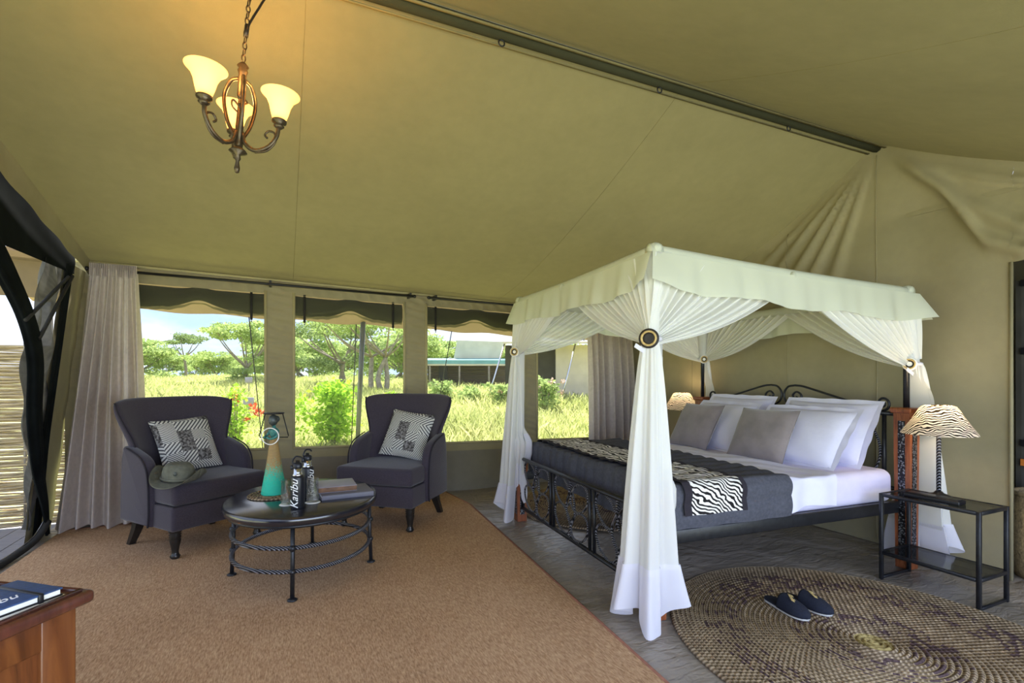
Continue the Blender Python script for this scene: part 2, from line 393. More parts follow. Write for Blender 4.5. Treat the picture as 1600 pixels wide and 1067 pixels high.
# ------------------------------------------------------------------ tent shell
XL, XR, YR, YB, YF, ZR = -1.43, 4.07, 2.32, 5.30, -.66, 3.0
def eave(x): return 2.17-.03*x
def roofz(x, y):
    t = abs(y-YR)/2.98; p = 1.05+.95*max(0, min(1, (x-XL)/(XR-XL)))**1.5
    return ZR-(ZR-eave(x))*(1-max(0, 1-t)**p)
def wtop(x): return 2.03-.02*x
def wbot(x): return .575-.022*x
WIN = [(-1.22, -.15), (.12, 1.16), (1.42, 2.56), (2.75, 3.46)]
PIL = [(-.15, .12), (1.16, 1.42), (2.56, 2.75), (3.46, 4.07), (-1.6, -1.22)]

m = MB()
m.grid(lambda u, v: (-1.72+u*7.4, YF+v*(YB+.12-YF), .004*sin(u*40+v*13)*sin(v*31)-.004), 60, 50)
fl = struct(m.build('floor', 'groundsheet'))
def rip(x, y): return .012*sin(x*2.1+y*.7)*sin(abs(y-YR)*1.05)
def roof(u, v):
    x = XL-.02+u*(XR-XL+.035); y = YF+v*(YB+.02-YF); return (x, y, roofz(x, y)+rip(x, y))
c = struct(MB().grid(roof, 60, 80).build('ceiling', 'canvas_roof'))
# ridge pole sleeve, its taped edge and the two shackles
m = MB().tube([(x, YR, ZR-.035) for x in np.linspace(XL, XR, 30)], .034, 8)
t1 = struct(m.build('trim_1', 'canvas_dark'))
for s in (-1, 1): MB().box(((XL+XR)/2, YR+s*.060, ZR-.057), (XR-XL, .016, .005)).build('ridge_tape', 'canvas_roof', t1)
for x in (1.0, 2.0, 3.1): MB().tube([(x+.016*cos(a), YR, ZR-.085+.016*sin(a)) for a in np.linspace(0, 2*pi, 13)[:-1]], .004, 6, True).build('shackle', 'iron', t1)
# seams of the roof panels
for i, x in enumerate((.10, 2.2)):
    for s in (0, 1):
        ys = np.linspace(YR, YB if s else YF, 30)
        struct(MB().tube([(x, y, roofz(x, y)+.012*sin(x*2.1+y*.7)*sin(abs(y-YR)*1.05)-.0002) for y in ys], .0014, 5).build('trim_%d' % (2+i*2+s), 'canvas_roof'))
def wall_back():
    m = MB(); nx, nz = 250, 154; xs = np.linspace(-1.62, XR, nx+1); V = {}; vs = []; fs = []
    edges = sorted(set([e for w in WIN for e in w]))
    for e in edges: xs[np.argmin(abs(xs-e))] = e
    def zz(x, k):       # rows snapped to sill and head of the windows
        if k <= 22: return -.02+(wbot(x)+.02)*k/22
        if k <= 142: return wbot(x)+(wtop(x)-wbot(x))*(k-22)/120
        return wtop(x)+(eave(x)+.01-wtop(x))*(k-142)/12
    for k in range(nz+1):
        for i, x in enumerate(xs):
            z = zz(x, k); dy = 0
            for a, b in PIL:
                if a <= x <= b and b-a < .5 and k > 22:
                    t = (x-a)/(b-a); dy += (.0065*sin(z*80+t*5+1.8*sin(z*9))+.004*sin(z*47-t*3))*sin(pi*t)**.5
            if k <= 22: dy += .012*sin(x*5+z*3)*sin(pi*k/22)
            if k > 142: dy += .006*sin(x*46+z*30)
            vs.append((x, YB+dy, z))
    w = nx+1; sk = []
    for k in range(nz):
        for i in range(nx):
            xm = (xs[i]+xs[i+1])/2
            if 22 <= k < 142 and any(a < xm < b for a, b in WIN): continue
            (sk if k < 18 else fs).append((k*w+i, k*w+i+1, (k+1)*w+i+1, (k+1)*w+i))
    o = struct(MB().add(vs, fs).build('wall_back', 'canvas_wall'))
    MB().add(vs, sk).build('wall_skirt', 'canvas_skirt', o)
    # hem tapes round the openings
    for a, b in WIN:
        for x in (a-.012, b+.012): MB().box((x, YB-.006, (wbot(x)+wtop(x))/2), (.022, .008, wtop(x)-wbot(x)+.05)).build('window_tape', 'canvas_trim', o)
        m = MB(); m.tube([(a-.02, YB-.004, wbot(a)-.012), (b+.02, YB-.004, wbot(b)-.012)], .011, 6); m.build('window_tape', 'canvas_trim', o)
    return o
wall_back()
struct(MB().tube([(x, YB-.02, eave(x)-.012) for x in np.linspace(-1.55, XR, 20)], .012, 6).build('trim_6', 'canvas_trim'))
for n, (a, b) in enumerate(WIN):
    w = bpy.data.objects.new('window_%d' % (n+1), None); C.objects.link(w); w.location = ((a+b)/2, YB, wbot(a)); w['kind'] = 'structure'
    L = b-a; h = wtop(a)-wbot(a); k = -.021*1
    MB().add([(-L/2, .012, 0), (L/2, .012, k*L), (L/2, .012, h+k*L), (-L/2, .012, h)], [(0, 1, 2, 3)]).build('insect_net', 'insect_screen', w)
    # rolled-up blind outside the net, its lower edge sagging open in the middle
    def roll(u, v, L=L, h=h):
        x = -L/2+u*L; bow = .06*math.exp(-((u-.5)/.10)**2)+.02*sin(pi*u); a = v*2*pi
        rr = .100-.040*math.exp(-((u-.5)/.2)**2)
        return (x, .075+.055*cos(a), h-.092+k*(x+L/2)+bow*.5+rr*sin(a)-.01*sin(u*9))
    r = MB().grid(roll, 40, 16).build('rolled_blind', 'canvas_dark', w)
    def lip(u, v, L=L, h=h):
        x = -L/2+u*L; bow = .055*math.exp(-((u-.5)/.14)**2)
        return (x, .05+.02*v, h-.180+k*(x+L/2)+bow-.028*v*(1-.7*math.exp(-((u-.5)/.12)**2))+.004*sin(u*60))
    MB().grid(lip, 40, 3).build('blind_edge', 'canvas_lip', r)
    for u in (.08, .90):
        x = -L/2+u*L
        s = MB().box((x, .004, h-.12+k*(x+L/2)), (.022, .005, .27)).build('strap', 'dark_strap', r)
        MB().box((x, .002, h-.262+k*(x+L/2)), (.010, .008, .03)).build('buckle', 'steel', s)

def gable(y, f):
    """canvas of the bed-head wall: pleats fan out from the ridge end, drapes hang to its other side"""
    top = roofz(XR, y)+rip(XR, y); z = f*top; dy = y-YR; dz = ZR-z; r = math.hypot(dy, dz)+1e-3; a = math.atan2(dy, dz); d = 0
    for a0, am, wd in ((.33, .035, .05), (.50, .05, .045), (.64, .06, .05), (.80, .055, .05), (.93, .045, .035)):
        d -= am*math.exp(-((a-a0)/wd)**2)*sm(0, .35, r)*(1-sm(1.0, 1.75, r))
    # hanging folds that run from the ridge end to above the doorway
    for ys_, zs_, am, wd in (((2.32, 1.88, 1.675, 1.49, .2), (3.0, 2.49, 2.12, 2.01, 1.98), .07, .045), ((2.32, 1.95, 1.75, 1.5, .2), (3.0, 2.62, 2.36, 2.16, 2.1), .05, .05), ((2.32, 2.0, 1.675, 1.49, .2), (3.0, 2.72, 2.53, 2.44, 2.3), .06, .03)):
        if y < YR:
            zl = float(np.interp(y, ys_[::-1], zs_[::-1])); q = z-zl
            d -= am*sm(0, .3, YR-y)*(math.exp(-(q/wd)**2) if q > 0 else math.exp(-(q/(wd*1.3))**2))
    d += .008*sin(z*3+y*4)+.006*sin(y*11+z*2)*sm(0, .4, z)
    return (XR+d*.9*(1-sm(.93, 1, f)), y, z)
m = MB(); m.grid(lambda u, v: gable(1.54+u*(YB-1.54), v), 150, 90)
def above(u, v):
    y = YF+u*(1.54-YF); f0 = 1.95/roofz(XR, y); return gable(y, f0+(1-f0)*v)
wr = struct(m.build('wall_right', 'canvas_wall'))
MB().grid(above, 80, 40).build('wall_over_doorway', 'canvas_wall', wr)
MB().box((XR-.006, 1.55, .975), (.008, .018, 1.95)).build('doorway_hem', 'canvas_wall', wr)
for y in (3.05, 2.32, 4.2): MB().tube([(gable(y, f)[0]-.002, y, gable(y, f)[2]) for f in np.linspace(.01, .97, 40)], .003, 5).build('seam', 'canvas_wall', wr)
# washroom beyond the doorway
struct(MB().box((5.7, 2.3, 1.2), (.03, 6, 2.5)).build('wall_washroom', 'canvas_wall', smooth=False))
struct(MB().box((4.9, 2.3, 2.4), (1.66, 6, .03)).build('ceiling_washroom', 'canvas_wall', smooth=False))
struct(MB().box((4.9, YF-.02, 1.2), (1.66, .03, 2.4)).build('wall_washroom_front', 'canvas_wall', smooth=False))
struct(MB().box((4.9, YB+.02, 1.2), (1.66, .03, 2.4)).build('wall_washroom_back', 'canvas_wall', smooth=False))

# left gable: canvas band under the roof, black mesh, and the door net pulled aside
def lx(z): return -1.70+.11*z
wlft = bpy.data.objects.new('wall_left', None); C.objects.link(wlft); wlft['kind'] = 'structure'
def band(u, v):
    y = YR+u*(YB-YR); z1 = roofz(XL-.02, y)+rip(XL-.02, y)+.004; z0 = z1-.24*(1-.45*u); return (XL-.018+.006*sin(y*14)*(1-v), y, z0+(z1-z0)*v)
MB().grid(band, 50, 5).build('canvas_band', 'canvas_wall', wlft)
def band2(u, v):
    y = YR-u*(YR-YF); z1 = roofz(XL-.02, y)+rip(XL-.02, y)+.004; z0 = z1-.24; return (XL-.018, y, z0+(z1-z0)*v)
MB().grid(band2, 40, 4).build('canvas_band', 'canvas_wall', wlft)
def upper(u, v):        # dark mesh over the door opening
    y = 2.2+u*(5.03-2.2); z1 = roofz(XL, y)-.13*(1-.45*sm(YR, YB, y)); z0 = 1.97+.08*u; return (lx(2.1)-.01-.03*sin(v*3+u*9)*v*(1-v), y, z0+(z1-z0)*v)
MB().grid(upper, 40, 8).build('mesh_over_door', 'black_cloth', wlft)
def jamb(u, v):         # dark strip beside the curtain
    z = v*2.1; return (lx(z)+.012*sin(u*7), 4.84+.12*u+.08*sm(.9, 0, z), z)
MB().grid(jamb, 6, 40).build('door_jamb', 'black_cloth', wlft)
def flap(u, v):         # grey flap hanging behind it
    z = .12+v*1.95; y0 = 4.48+.36*sm(1.5, .2, z); y = y0+(4.90+.08*sm(.9, 0, z)-y0)*u
    return (lx(z)-.03+.022*sin(u*11+z*4)+.014*sin(z*13-u*6), y, z)
MB().grid(flap, 24, 60).build('canvas_flap', 'grey_mesh', wlft)
MB().grid(lambda u, v: (lx(v*2.15)-.022+.004*sin(v*30+u*5), 4.84+u*.49, -.03+v*2.15), 8, 40).build('corner_canvas', 'canvas_wall', wlft)
def bundle(u, v):       # door net drawn into a bunch, tied to the side, trailing on the floor
    P = [(-1.44, 3.45, 2.12), (-1.46, 3.90, 1.86), (-1.48, 4.22, 1.62), (-1.50, 4.40, 1.36), (-1.53, 4.47, 1.0), (-1.56, 4.62, .6), (-1.60, 4.86, .28), (-1.62, 4.97, .05)]
    return P
P = bez(bundle(0, 0), 8); n = len(P)
def bun(u, v):
    i = v*(n-1); p = P[min(n-1, int(round(i)))]; a = u*2*pi; w = .085-.055*sm(.55, 1, v)+.03*sm(.3, 0, v); w *= 1+.14*sin(5*a+v*7)
    return (p.x+.35*w*sin(a), p.y+w*cos(a), p.z+.25*w*cos(a))
MB().grid(bun, 30, n-1, wrap=True).build('gathered_net', 'black_cloth', wlft)
for a, b in (((-1.45, 4.12, 1.60), (-1.46, 4.85, 2.0)), ((-1.46, 4.34, 1.50), (-1.46, 4.93, 2.02))):
    MB().tube([a, b], .012, 6).build('tie_cord', 'dark_strap', wlft)
e = bez([(-1.60, 4.92, .16), (-1.63, 4.80, .06), (-1.66, 4.55, .02), (-1.69, 4.2, .015), (-1.72, 3.6, .015), (-1.72, 2.2, .015)], 8)
MB().tube(e, .022, 8).build('door_zip', 'dark_strap', wlft)
MB().tube([p+Vector((-.02, 0, .018)) for p in e], .005, 6).build('zip_line', 'steel', wlft)
# ------------------------------------------------------------------ rugs and curtains
rug = thing('sisal_rug', 'large brown sisal rug under the armchairs and coffee table', 'rug', (0, 0, 0))
out = [(-1.60, 5.18), (1.50, 5.27), (1.60, 5.22), (1.66, 4.62), (1.27, -.2), (-1.60, -.2)]
MB().prism(out, lambda p, q, t: (p, q, .001+t), .014).build('weave', 'sisal', rug, smooth=False)
m = MB()
for a, b in zip(out[1:4], out[2:5]): m.tube([(*a, .009), (*b, .009)], .011, 6)
m.tube([(*out[0], .009), (*out[1], .009)], .011, 6)
m.build('binding', 'rug_binding', rug)

def mat_mesh(R, ex, n=39):
    pr = [(R*0.0006, .016)]
    for i in range(n):
        for k in (.15, .5, .85, 1): pr.append((R*(i+k)/n, .010+.009*sin(pi*k)))
    pr.append((R*1.004, .002)); return MB().lathe(pr, 96, sx=ex)
o = mat_mesh(.95, 1.0).build('braided_mat', 'braid_mat'); o.location = (2.50, 1.44, .001); o.scale = (.90, 1, 1)
tag(o, 'round braided straw mat with slippers lying on it', 'rug', 'round braided mats')
b = o.copy(); C.objects.link(b); b.location = (2.80, 4.10, .001); b.scale = (.86, .86, 1)
tag(b, 'round braided straw mat half hidden under the bed by window', 'rug', 'round braided mats')

def curtain_panel(name, x0, x1, x0b, x1b, y, z1, z0, folds, label, seed):
    rr = random.Random(seed); ph = [rr.uniform(0, 6) for _ in range(4)]
    def fn(u, v):
        t = 1-v; x = (x0+(x1-x0)*u)*(1-t)+(x0b+(x1b-x0b)*u)*t
        a = .018+.042*sm(0, .5, t); w = sin(u*folds*2*pi+ph[0]+.9*sin(u*9+ph[1]))+.35*sin(u*folds*4.3*pi+ph[2])*(1-.7*t)
        return (x+.012*sin(t*4+u*7)*t, y+a*w-.03*t, z0+(z1-z0)*v+.012*sin(u*13+ph[3])*(1-v)**6)
    o = thing(name, label, 'curtain', ((x0+x1)/2, y, 0))
    b = Vector(o.location)
    m = MB().grid(fn, 140, 60); m.v = [tuple(Vector(p)-b) for p in m.v]; m.build('cloth', 'curtain', o)
    def head(u, v): x = x0+(x1-x0)*u; return (x-b.x, y-b.y+.028*sin(u*folds*9*pi)*(.4+.6*v)-.012, z1-.06+.10*v)
    MB().grid(head, 160, 4).build('gathered_heading', 'curtain', o)
    return o
curtain_panel('curtain', -1.42, -1.10, -1.64, -1.02, 5.16, 2.13, .03, 6, 'long beige curtain gathered beside the black mesh door', 3)
curtain_panel('curtain', 3.34, 3.98, 3.36, 4.0, 5.16, 2.03, .03, 6, 'mauve beige curtain in the corner behind the bed', 5)
for xa, xb, lab in ((-1.44, 1.25, 'long black curtain rod above the two windows behind armchairs'), (1.40, 4.0, 'black curtain rod above windows behind the bed')):
    r = thing('curtain_rod', lab, 'curtain rod', (xa, 5.17, 2.10-.02*xa))
    MB().tube([(0, 0, 0), (xb-xa, 0, -.02*(xb-xa))], .012, 10).build('rod', 'black_paint', r)
    for x in (.08, (xb-xa)*.5, xb-xa-.04):
        MB().box((x, .06, .012-.02*x), (.02, .13, .045)).build('bracket', 'black_paint', r, smooth=False)
    for x in (0, xb-xa): MB().ball((x, 0, -.02*x), .018).build('finial', 'black_paint', r)

# ------------------------------------------------------------------ armchairs
def armchair(loc, rz, label):
    t = thing('armchair', label, 'chair', loc, rz, 'armchairs at the windows')
    def back(u, v):
        a = u*2-1; z = .38+.70*v; hw = .315+.012*v+.095*sm(.35, 1.0, v)**1.3
        y = .215+.13*v-.17*abs(a)**2.6*(1-.25*v); x = a*hw
        zz = z-.035*abs(a)**6*v
        nx = a*abs(a)**1.2*.75; n = Vector((-nx, -1, .12)).normalized()
        return (x, y, zz), n
    MB().slab(back, 22, 14, lambda u, v: .085-.035*(abs(u*2-1)**8)-.025*v**8).build('backrest', 'chair_fabric', t, sub=1)
    for s in (-1, 1):
        pr = []
        for k in range(15):
            v = k/14; pr.append(Vector(back(0 if s < 0 else 1, v)[0])+Vector((s*.004, .01, 0)))
        MB().tube(pr, .007, 6).build('piping', 'chair_piping', t)
        prof = bez([(.205, .735, 0), (.16, .73, 0), (.06, .705, 0), (-.05, .665, 0), (-.115, .59, 0), (-.135, .48, 0), (-.14, .30, 0), (-.13, .20, 0)], 4)
        poly = [(p.x, p.y) for p in prof]+[(.27, .20), (.265, .45), (.24, .64)]
        MB().prism(poly, lambda p, q, d, s=s: (s*(.305+d+.02*max(0, q-.45)), p, q), .075, .022, 3).build('arm', 'chair_fabric', t, angle=60)
        MB().tube([(s*(.382+.02*max(0, p.y-.45)), p.x+.004, p.y) for p in prof[5:]], .006, 6).build('piping', 'chair_piping', t)
    MB().rbox((0, -.06, .43), (.69, .63, .145), .035, 4).build('seat', 'chair_fabric', t)
    MB().rbox((0, -.06, .275), (.70, .62, .17), .022, 3).build('seat_base', 'chair_fabric', t)
    MB().box((0, -.06, .358), (.685, .615, .008)).build('piping', 'chair_piping', t, smooth=False)
    leg = [(r*1.22, z) for r, z in [(.018, 0), (.022, .004), (.026, .016), (.020, .028), (.017, .045), (.022, .085), (.029, .125), (.026, .140), (.031, .148), (.026, .156), (.032, .164), (.026, .172), (.033, .182), (.033, .215)]]
    for s in (-1, 1):
        MB().lathe(leg, 20, (s*.30, -.31, 0)).build('leg', 'black_wood', t)
        a = Vector((s*.27, .20, .24)); b = Vector((s*.295, .295, 0)); m = MB(); vs = []
        for p, w in ((a, .034), (a*.5+b*.5+Vector((0, -.014, 0)), .027), (b, .021)):
            vs += [p+Vector((x*w, y*w, 0)) for x, y in ((-1, -1), (1, -1), (1, 1), (-1, 1))]
        m.add(vs, [(i+j, i+(j+1) % 4, i+4+(j+1) % 4, i+4+j) for i in (0, 4) for j in range(4)]+[(3, 2, 1, 0), (8, 9, 10, 11)]).build('leg', 'black_wood', t, smooth=False)
    return t
R36 = math.radians(36.4); R40 = math.radians(-40)
ch1 = armchair((-.60, 4.50, .015), R36, 'charcoal purple wingback armchair holding a bush hat, beside curtain')
ch2 = armchair((.90, 4.43, .015), R40, 'charcoal purple wingback armchair with only a cushion, nearer the bed')
def pillow(m, w, h, t, pinch=.05, n=22, wr=0):
    def f(u, v, s):
        a = u*2-1; b = v*2-1
        x = a*w/2*(1-pinch*(1-abs(b)**1.6)*1.0*abs(a)**3); y = b*h/2*(1-pinch*(1-abs(a)**1.6)*abs(b)**3)
        z = t/2*(max(0, (1-abs(a)**2.6))*max(0, (1-abs(b)**2.6)))**.55
        return (x, y, s*(z+wr*sin(a*7+b*5)*z*3+.0015))
    m.grid(lambda u, v: f(u, v, 1), n, n); m.grid(lambda u, v: f(u, v, -1), n, n); return m
def put(o, base, rz, local, rx, ry=0, spin=0):
    M_ = Matrix.Translation(base) @ Matrix.Rotation(rz, 4, 'Z') @ Matrix.Translation(local) @ Matrix.Rotation(rx, 4, 'X') @ Matrix.Rotation(ry, 4, 'Y') @ Matrix.Rotation(spin, 4, 'Z')
    o.matrix_world = M_; o.location = M_.to_translation(); o.rotation_euler = M_.to_euler(); return o
def cushion(base, rz, local, rx, spin, label):
    o = thing('patchwork_cushion', label, 'cushion', group='patchwork cushions')
    pillow(MB(), .44, .44, .13).build('cover', 'patchwork', o)
    m = MB(); w = .216
    for a, b in (((-w, -w), (w, -w)), ((w, -w), (w, w)), ((w, w), (-w, w)), ((-w, w), (-w, -w))):
        m.tube([((a[0]+(b[0]-a[0])*k/8)*(1-.05*sin(pi*k/8)*(a[0] == b[0])), (a[1]+(b[1]-a[1])*k/8)*(1-.05*sin(pi*k/8)*(a[1] == b[1])), 0) for k in range(9)], .004, 5)
    m.build('seam', 'patchwork', o)
    return put(o, Vector(base), rz, Vector(local), rx, 0, spin)
cushion((-.60, 4.50, .015), R36, (.035, .175, .705), math.radians(64), .05, 'black and white striped patchwork cushion behind the bush hat')
cushion((.90, 4.43, .015), R40, (.03, .175, .712), math.radians(64), -.12, 'black and white striped patchwork cushion on armchair nearer the bed')
# bush hat: crown with a dent, wide brim turned up at the sides
h = thing('bush_hat', 'olive green felt bush hat with upturned brim on armchair seat', 'hat')
cr = MB().lathe([(.103, 0), (.104, .02), (.100, .055), (.092, .085), (.070, .108), (.040, .112), (.018, .104), (.0005, .102)], 28, sx=1.0, sy=.88)
cr.build('crown', 'hat_felt', h)
def brim(u, v):
    a = u*2*pi; r = .100+.095*v; up = .085*v**1.7*abs(cos(a))**2.2-.012*v*abs(sin(a)); rr = r-.045*v*v*abs(cos(a))**2
    return (rr*cos(a), rr*sin(a)*.95, up), (0, 0, 1)
MB().slab(brim, 56, 8, lambda u, v: .004).build('brim', 'hat_felt', h)
MB().tube([(.106*cos(a), .094*sin(a), .014) for a in np.linspace(0, 2*pi, 33)[:-1]], .008, 6, True).build('band', 'hat_felt', h)
MB().ball((.03, -.085, .06), .014, sc=(1, .35, 1)).build('badge', 'bronze', h)
h.scale = (1.15,)*3
put(h, Vector((-.60, 4.50, .015)), R36, Vector((-.265, -.285, .530)), math.radians(6), math.radians(-2), -1.06)

# ------------------------------------------------------------------ coffee table and what stands on it
CT = Vector((.13, 3.52, 0)); CR = math.radians(-9); TZ = .485
t = thing('coffee_table', 'oval black coffee table with hammered iron ring base on sisal rug', 'table', (CT.x, CT.y, .015), CR)
def ell(a, b, z, n=64): return [(a*cos(2*pi*k/n), b*sin(2*pi*k/n), z) for k in range(n)]
MB().lathe([(.0005, .418), (.96, .418), (.985, .424), (1.0, .436), (1.0, .456), (.99, .466), (.975, .470), (.0005, .470)], 72, sx=.455, sy=.545).build('table_top', 'table_top', t, angle=40)
MB().tube(ell(.425, .505, .410), .010, 8, True).build('apron_ring', 'iron', t)
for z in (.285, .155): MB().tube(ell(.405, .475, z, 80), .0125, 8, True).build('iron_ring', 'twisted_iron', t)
for a in (0, 90, 180, 270):
    x, y = .405*cos(math.radians(a)), .475*sin(math.radians(a)); x2, y2 = x*1.03, y*1.03
    l = MB().tube([(x, y, .415), (x*1.01, y*1.01, .2), (x2, y2, .012)], .012, 8).build('leg', 'iron', t)
    MB().lathe([(.026, 0), (.028, .006), (.014, .014)], 14, (x2, y2, 0)).build('foot', 'iron', l)
    for z in (.285, .155): MB().ball((x*1.02, y*1.02, z), .019, 10, 6).build('knuckle', 'iron', l)
# statuette
p = Vector((-.045, 3.60, TZ+.006))
o = mat_mesh(.155, 1, 12).build('woven_placemat', 'braid_small'); o.location = (-.045, 3.60, TZ+.0005); o.scale = (1, 1, .55); tag(o, 'small round woven placemat under the teal cone statuette', 'placemat')
f = thing('cone_statuette', 'bronze figure on teal and gold woven cone carrying a wire frame', 'statuette', (p.x, p.y, TZ+.011))
MB().lathe([(.0005, 0), (.074, 0), (.076, .006), (.050, .16), (.024, .345), (.016, .36)], 32).build('cone', 'cone_weave', f)
RB = math.radians(-60)
m = MB().lathe([(.016, .355), (.024, .372), (.034, .392), (.036, .405), (.026, .418), (.013, .424), (.011, .446)], 18, sx=1.25, sy=.8)
m.build('torso', 'verdigris', f).rotation_euler = (0, 0, RB)
hd = MB().ball((0, -.004, .472), .031, 16, 12, (.82, .95, 1.18)); hd.ball((0, -.031, .463), .006, 8, 6, (.7, 1, 1.3)); hd.ball((0, -.027, .451), .007, 8, 6, (1.2, .8, .5)); hd.ball((0, .016, .478), .022, 12, 8, (.9, 1, 1))
for s in (-1, 1): hd.ball((s*.022, 0, .465), .007, 8, 6, (.5, .8, 1.3)); hd.ball((s*.010, -.026, .470), .0045, 6, 5)
hd.build('head', 'bronze', f).rotation_euler = (0, 0, RB)
for s in (-1, 1):
    MB().tube(bez([(s*.042, 0, .398), (s*.055, -.012, .375), (s*.040, -.042, .358), (s*.012, -.055, .368)], 5), [.0095]*5+[.008]*5+[.0065]*6, 8).build('arm', 'verdigris', f).rotation_euler = (0, 0, RB)
MB().tube([(.052*cos(a), -.060, .375+.052*sin(a)) for a in np.linspace(0, 2*pi, 33)[:-1]], .0035, 6, True).build('hoop', 'hoop_white', f).rotation_euler = (0, 0, math.radians(-20))
w = MB(); w.tube([(-.055, 0, .516), (-.092, 0, .372), (-.088, 0, .362), (-.03, 0, .362)], .0035, 6); w.tube([(.055, 0, .516), (.092, 0, .372), (.088, 0, .362), (.03, 0, .362)], .0035, 6)
w.build('wire_frame', 'black_paint', f).rotation_euler = (0, 0, math.radians(-22))
MB().lathe([(.0005, .512), (.058, .512), (.062, .516), (.062, .521), (.0005, .519)], 28).build('tray', 'black_paint', f)
# bottles with a looped lid
def bottle(x, y, rz, label):
    b = thing('water_bottle', label, 'bottle', (x, y, TZ), rz, 'black water bottles')
    MB().lathe([(.0005, 0), (.035, 0), (.0375, .004), (.0375, .178), (.034, .190)], 32).build('body', 'bottle_black', b)
    MB().lathe([(.034, .188), (.026, .200), (.0235, .206), (.0235, .238)], 28).build('neck', 'steel', b)
    c_ = MB().lathe([(.0255, .234), (.0265, .238), (.0265, .258), (.020, .264), (.012, .266), (.011, .278), (.0005, .279)], 24).build('cap', 'bottle_black', b)
    MB().tube(bez([(-.024, 0, .248), (-.030, 0, .272), (-.012, 0, .298), (.018, 0, .296), (.030, 0, .285)], 6), .005, 8).build('carry_loop', 'bottle_black', c_)
    MB().lathe([(.009, -.012), (.011, -.008), (.011, .010), (.006, .014)], 12, (-.032, 0, .236)).build('spout_plug', 'bottle_black', c_)
    text('Karibu', 'lettering', 'white_print', b, .062, (-.002, -.0385, .088), (pi/2, -pi/2, 0), .4)
    return b
bottle(.085, 3.19, math.radians(-24), 'black water bottle with white script lettering, standing in front of other bottle')
bottle(.150, 3.47, math.radians(35), 'black water bottle standing behind the lettered one, beside books')
for x, y, lab in ((.030, 3.30, 'clear glass tumbler between the statuette and lettered bottle'), (.172, 3.295, 'clear glass tumbler between the bottles and the books')):
    g = thing('glass_tumbler', lab, 'glass', (x, y, TZ), 0, 'glass tumblers')
    MB().lathe([(.0005, .004), (.033, .004), (.036, .012), (.034, .150), (.0315, .150), (.0325, .018), (.0005, .016)], 32).build('bowl', 'glass', g)
    MB().lathe([(.0005, .0005), (.044, .0005), (.044, .0025), (.0005, .003)], 28).build('paper_coaster', 'paper', g)
def book(name, loc, size, rz, cover, edge, label):
    w, d, hh = size; b = thing(name, label, 'book', loc, rz)
    MB().rbox((0, 0, hh-.003), (w, d, .006), .002, 2).build('cover', cover, b); MB().rbox((0, 0, .003), (w, d, .006), .002, 2).build('cover', cover, b)
    MB().box((0, .002, hh/2), (w-.012, d-.012, hh-.012)).build('pages', 'paper', b, smooth=False)
    MB().rbox((0, -d/2+.004, hh/2), (w, .008, hh), .003, 2).build('spine', edge, b); return b
book('guest_book', (.375, 3.45, TZ), (.315, .27, .030), math.radians(3), 'book_grey', 'book_grey', 'large grey covered book under the leather spined book')
book('guest_book', (.325, 3.50, TZ+.031), (.235, .24, .036), math.radians(0), 'book_lilac', 'book_leather', 'lilac book with brown leather spine on top of grey book')

# ------------------------------------------------------------------ desk with notebook
DK = Vector((-.40, 1.50, 0)); e1 = Vector((-.826, .564, 0)); e2 = Vector((-.564, -.826, 0)); DR = math.atan2(-e1.y, -e1.x)
# local x runs along -e1, local y along -e2; the visible corner is (0, 0)
d = thing('writing_desk', 'polished reddish wooden writing desk with notebook on top', 'desk', (DK.x, DK.y, .015), DR)
MB().rbox((-.6, -.45, .718), (1.2, .9, .030), .010, 3).build('desk_top', 'desk_top_wood', d)
MB().tube([(-.02, -.02, .734), (-.02, -.88, .734)], .006, 6).build('edge_moulding', 'desk_top_wood', d)
MB().tube([(-.02, -.02, .734), (-1.18, -.02, .734)], .006, 6).build('edge_moulding', 'desk_top_wood', d)
MB().box((-.6, -.45, .35), (1.12, .82, .70)).build('desk_body', 'desk_wood', d, smooth=False)
for y in (-.06, -.84): MB().rbox((-.037, y, .35), (.016, .075, .70), .003, 2).build('stile', 'desk_wood', d)
for z in (.665, .04): MB().rbox((-.037, -.45, z), (.014, .74, .07), .003, 2).build('rail', 'desk_wood', d)
nb = thing('notebook', 'blue cloth notebook with black elastic and white script on desk', 'notebook')
MB().rbox((0, 0, .0215), (.148, .21, .004), .0015, 2).build('cover', 'notebook_blue', nb); MB().rbox((0, 0, .007), (.148, .21, .004), .0015, 2).build('cover', 'black_paint', nb)
MB().box((.002, 0, .0145), (.138, .202, .012)).build('pages', 'paper', nb, smooth=False)
MB().rbox((0, .062, .0145), (.153, .010, .022), .002, 2).build('elastic_band', 'black_paint', nb)
text('Karibu', 'lettering', 'white_print', nb, .036, (.030, -.006, .0239), (0, 0, pi/2), .4)
M_ = Matrix.Translation(DK+Vector((0, 0, .748))) @ Matrix.Rotation(DR, 4, 'Z') @ Matrix.Translation((-.112, -.150, 0)) @ Matrix.Rotation(math.radians(-6), 4, 'Z')
nb.location = M_.to_translation(); nb.rotation_euler = M_.to_euler()
sp = MB().rbox((0, 0, .002), (.15, .215, .004), .001, 1).build('leaflet', 'paper'); sp.location = nb.location+Vector((.004, -.003, .0)); sp.rotation_euler = (0, 0, nb.rotation_euler.z+.04)
tag(sp, 'thin pale leaflet lying under the blue notebook', 'leaflet'); nb.location.z -= .0008
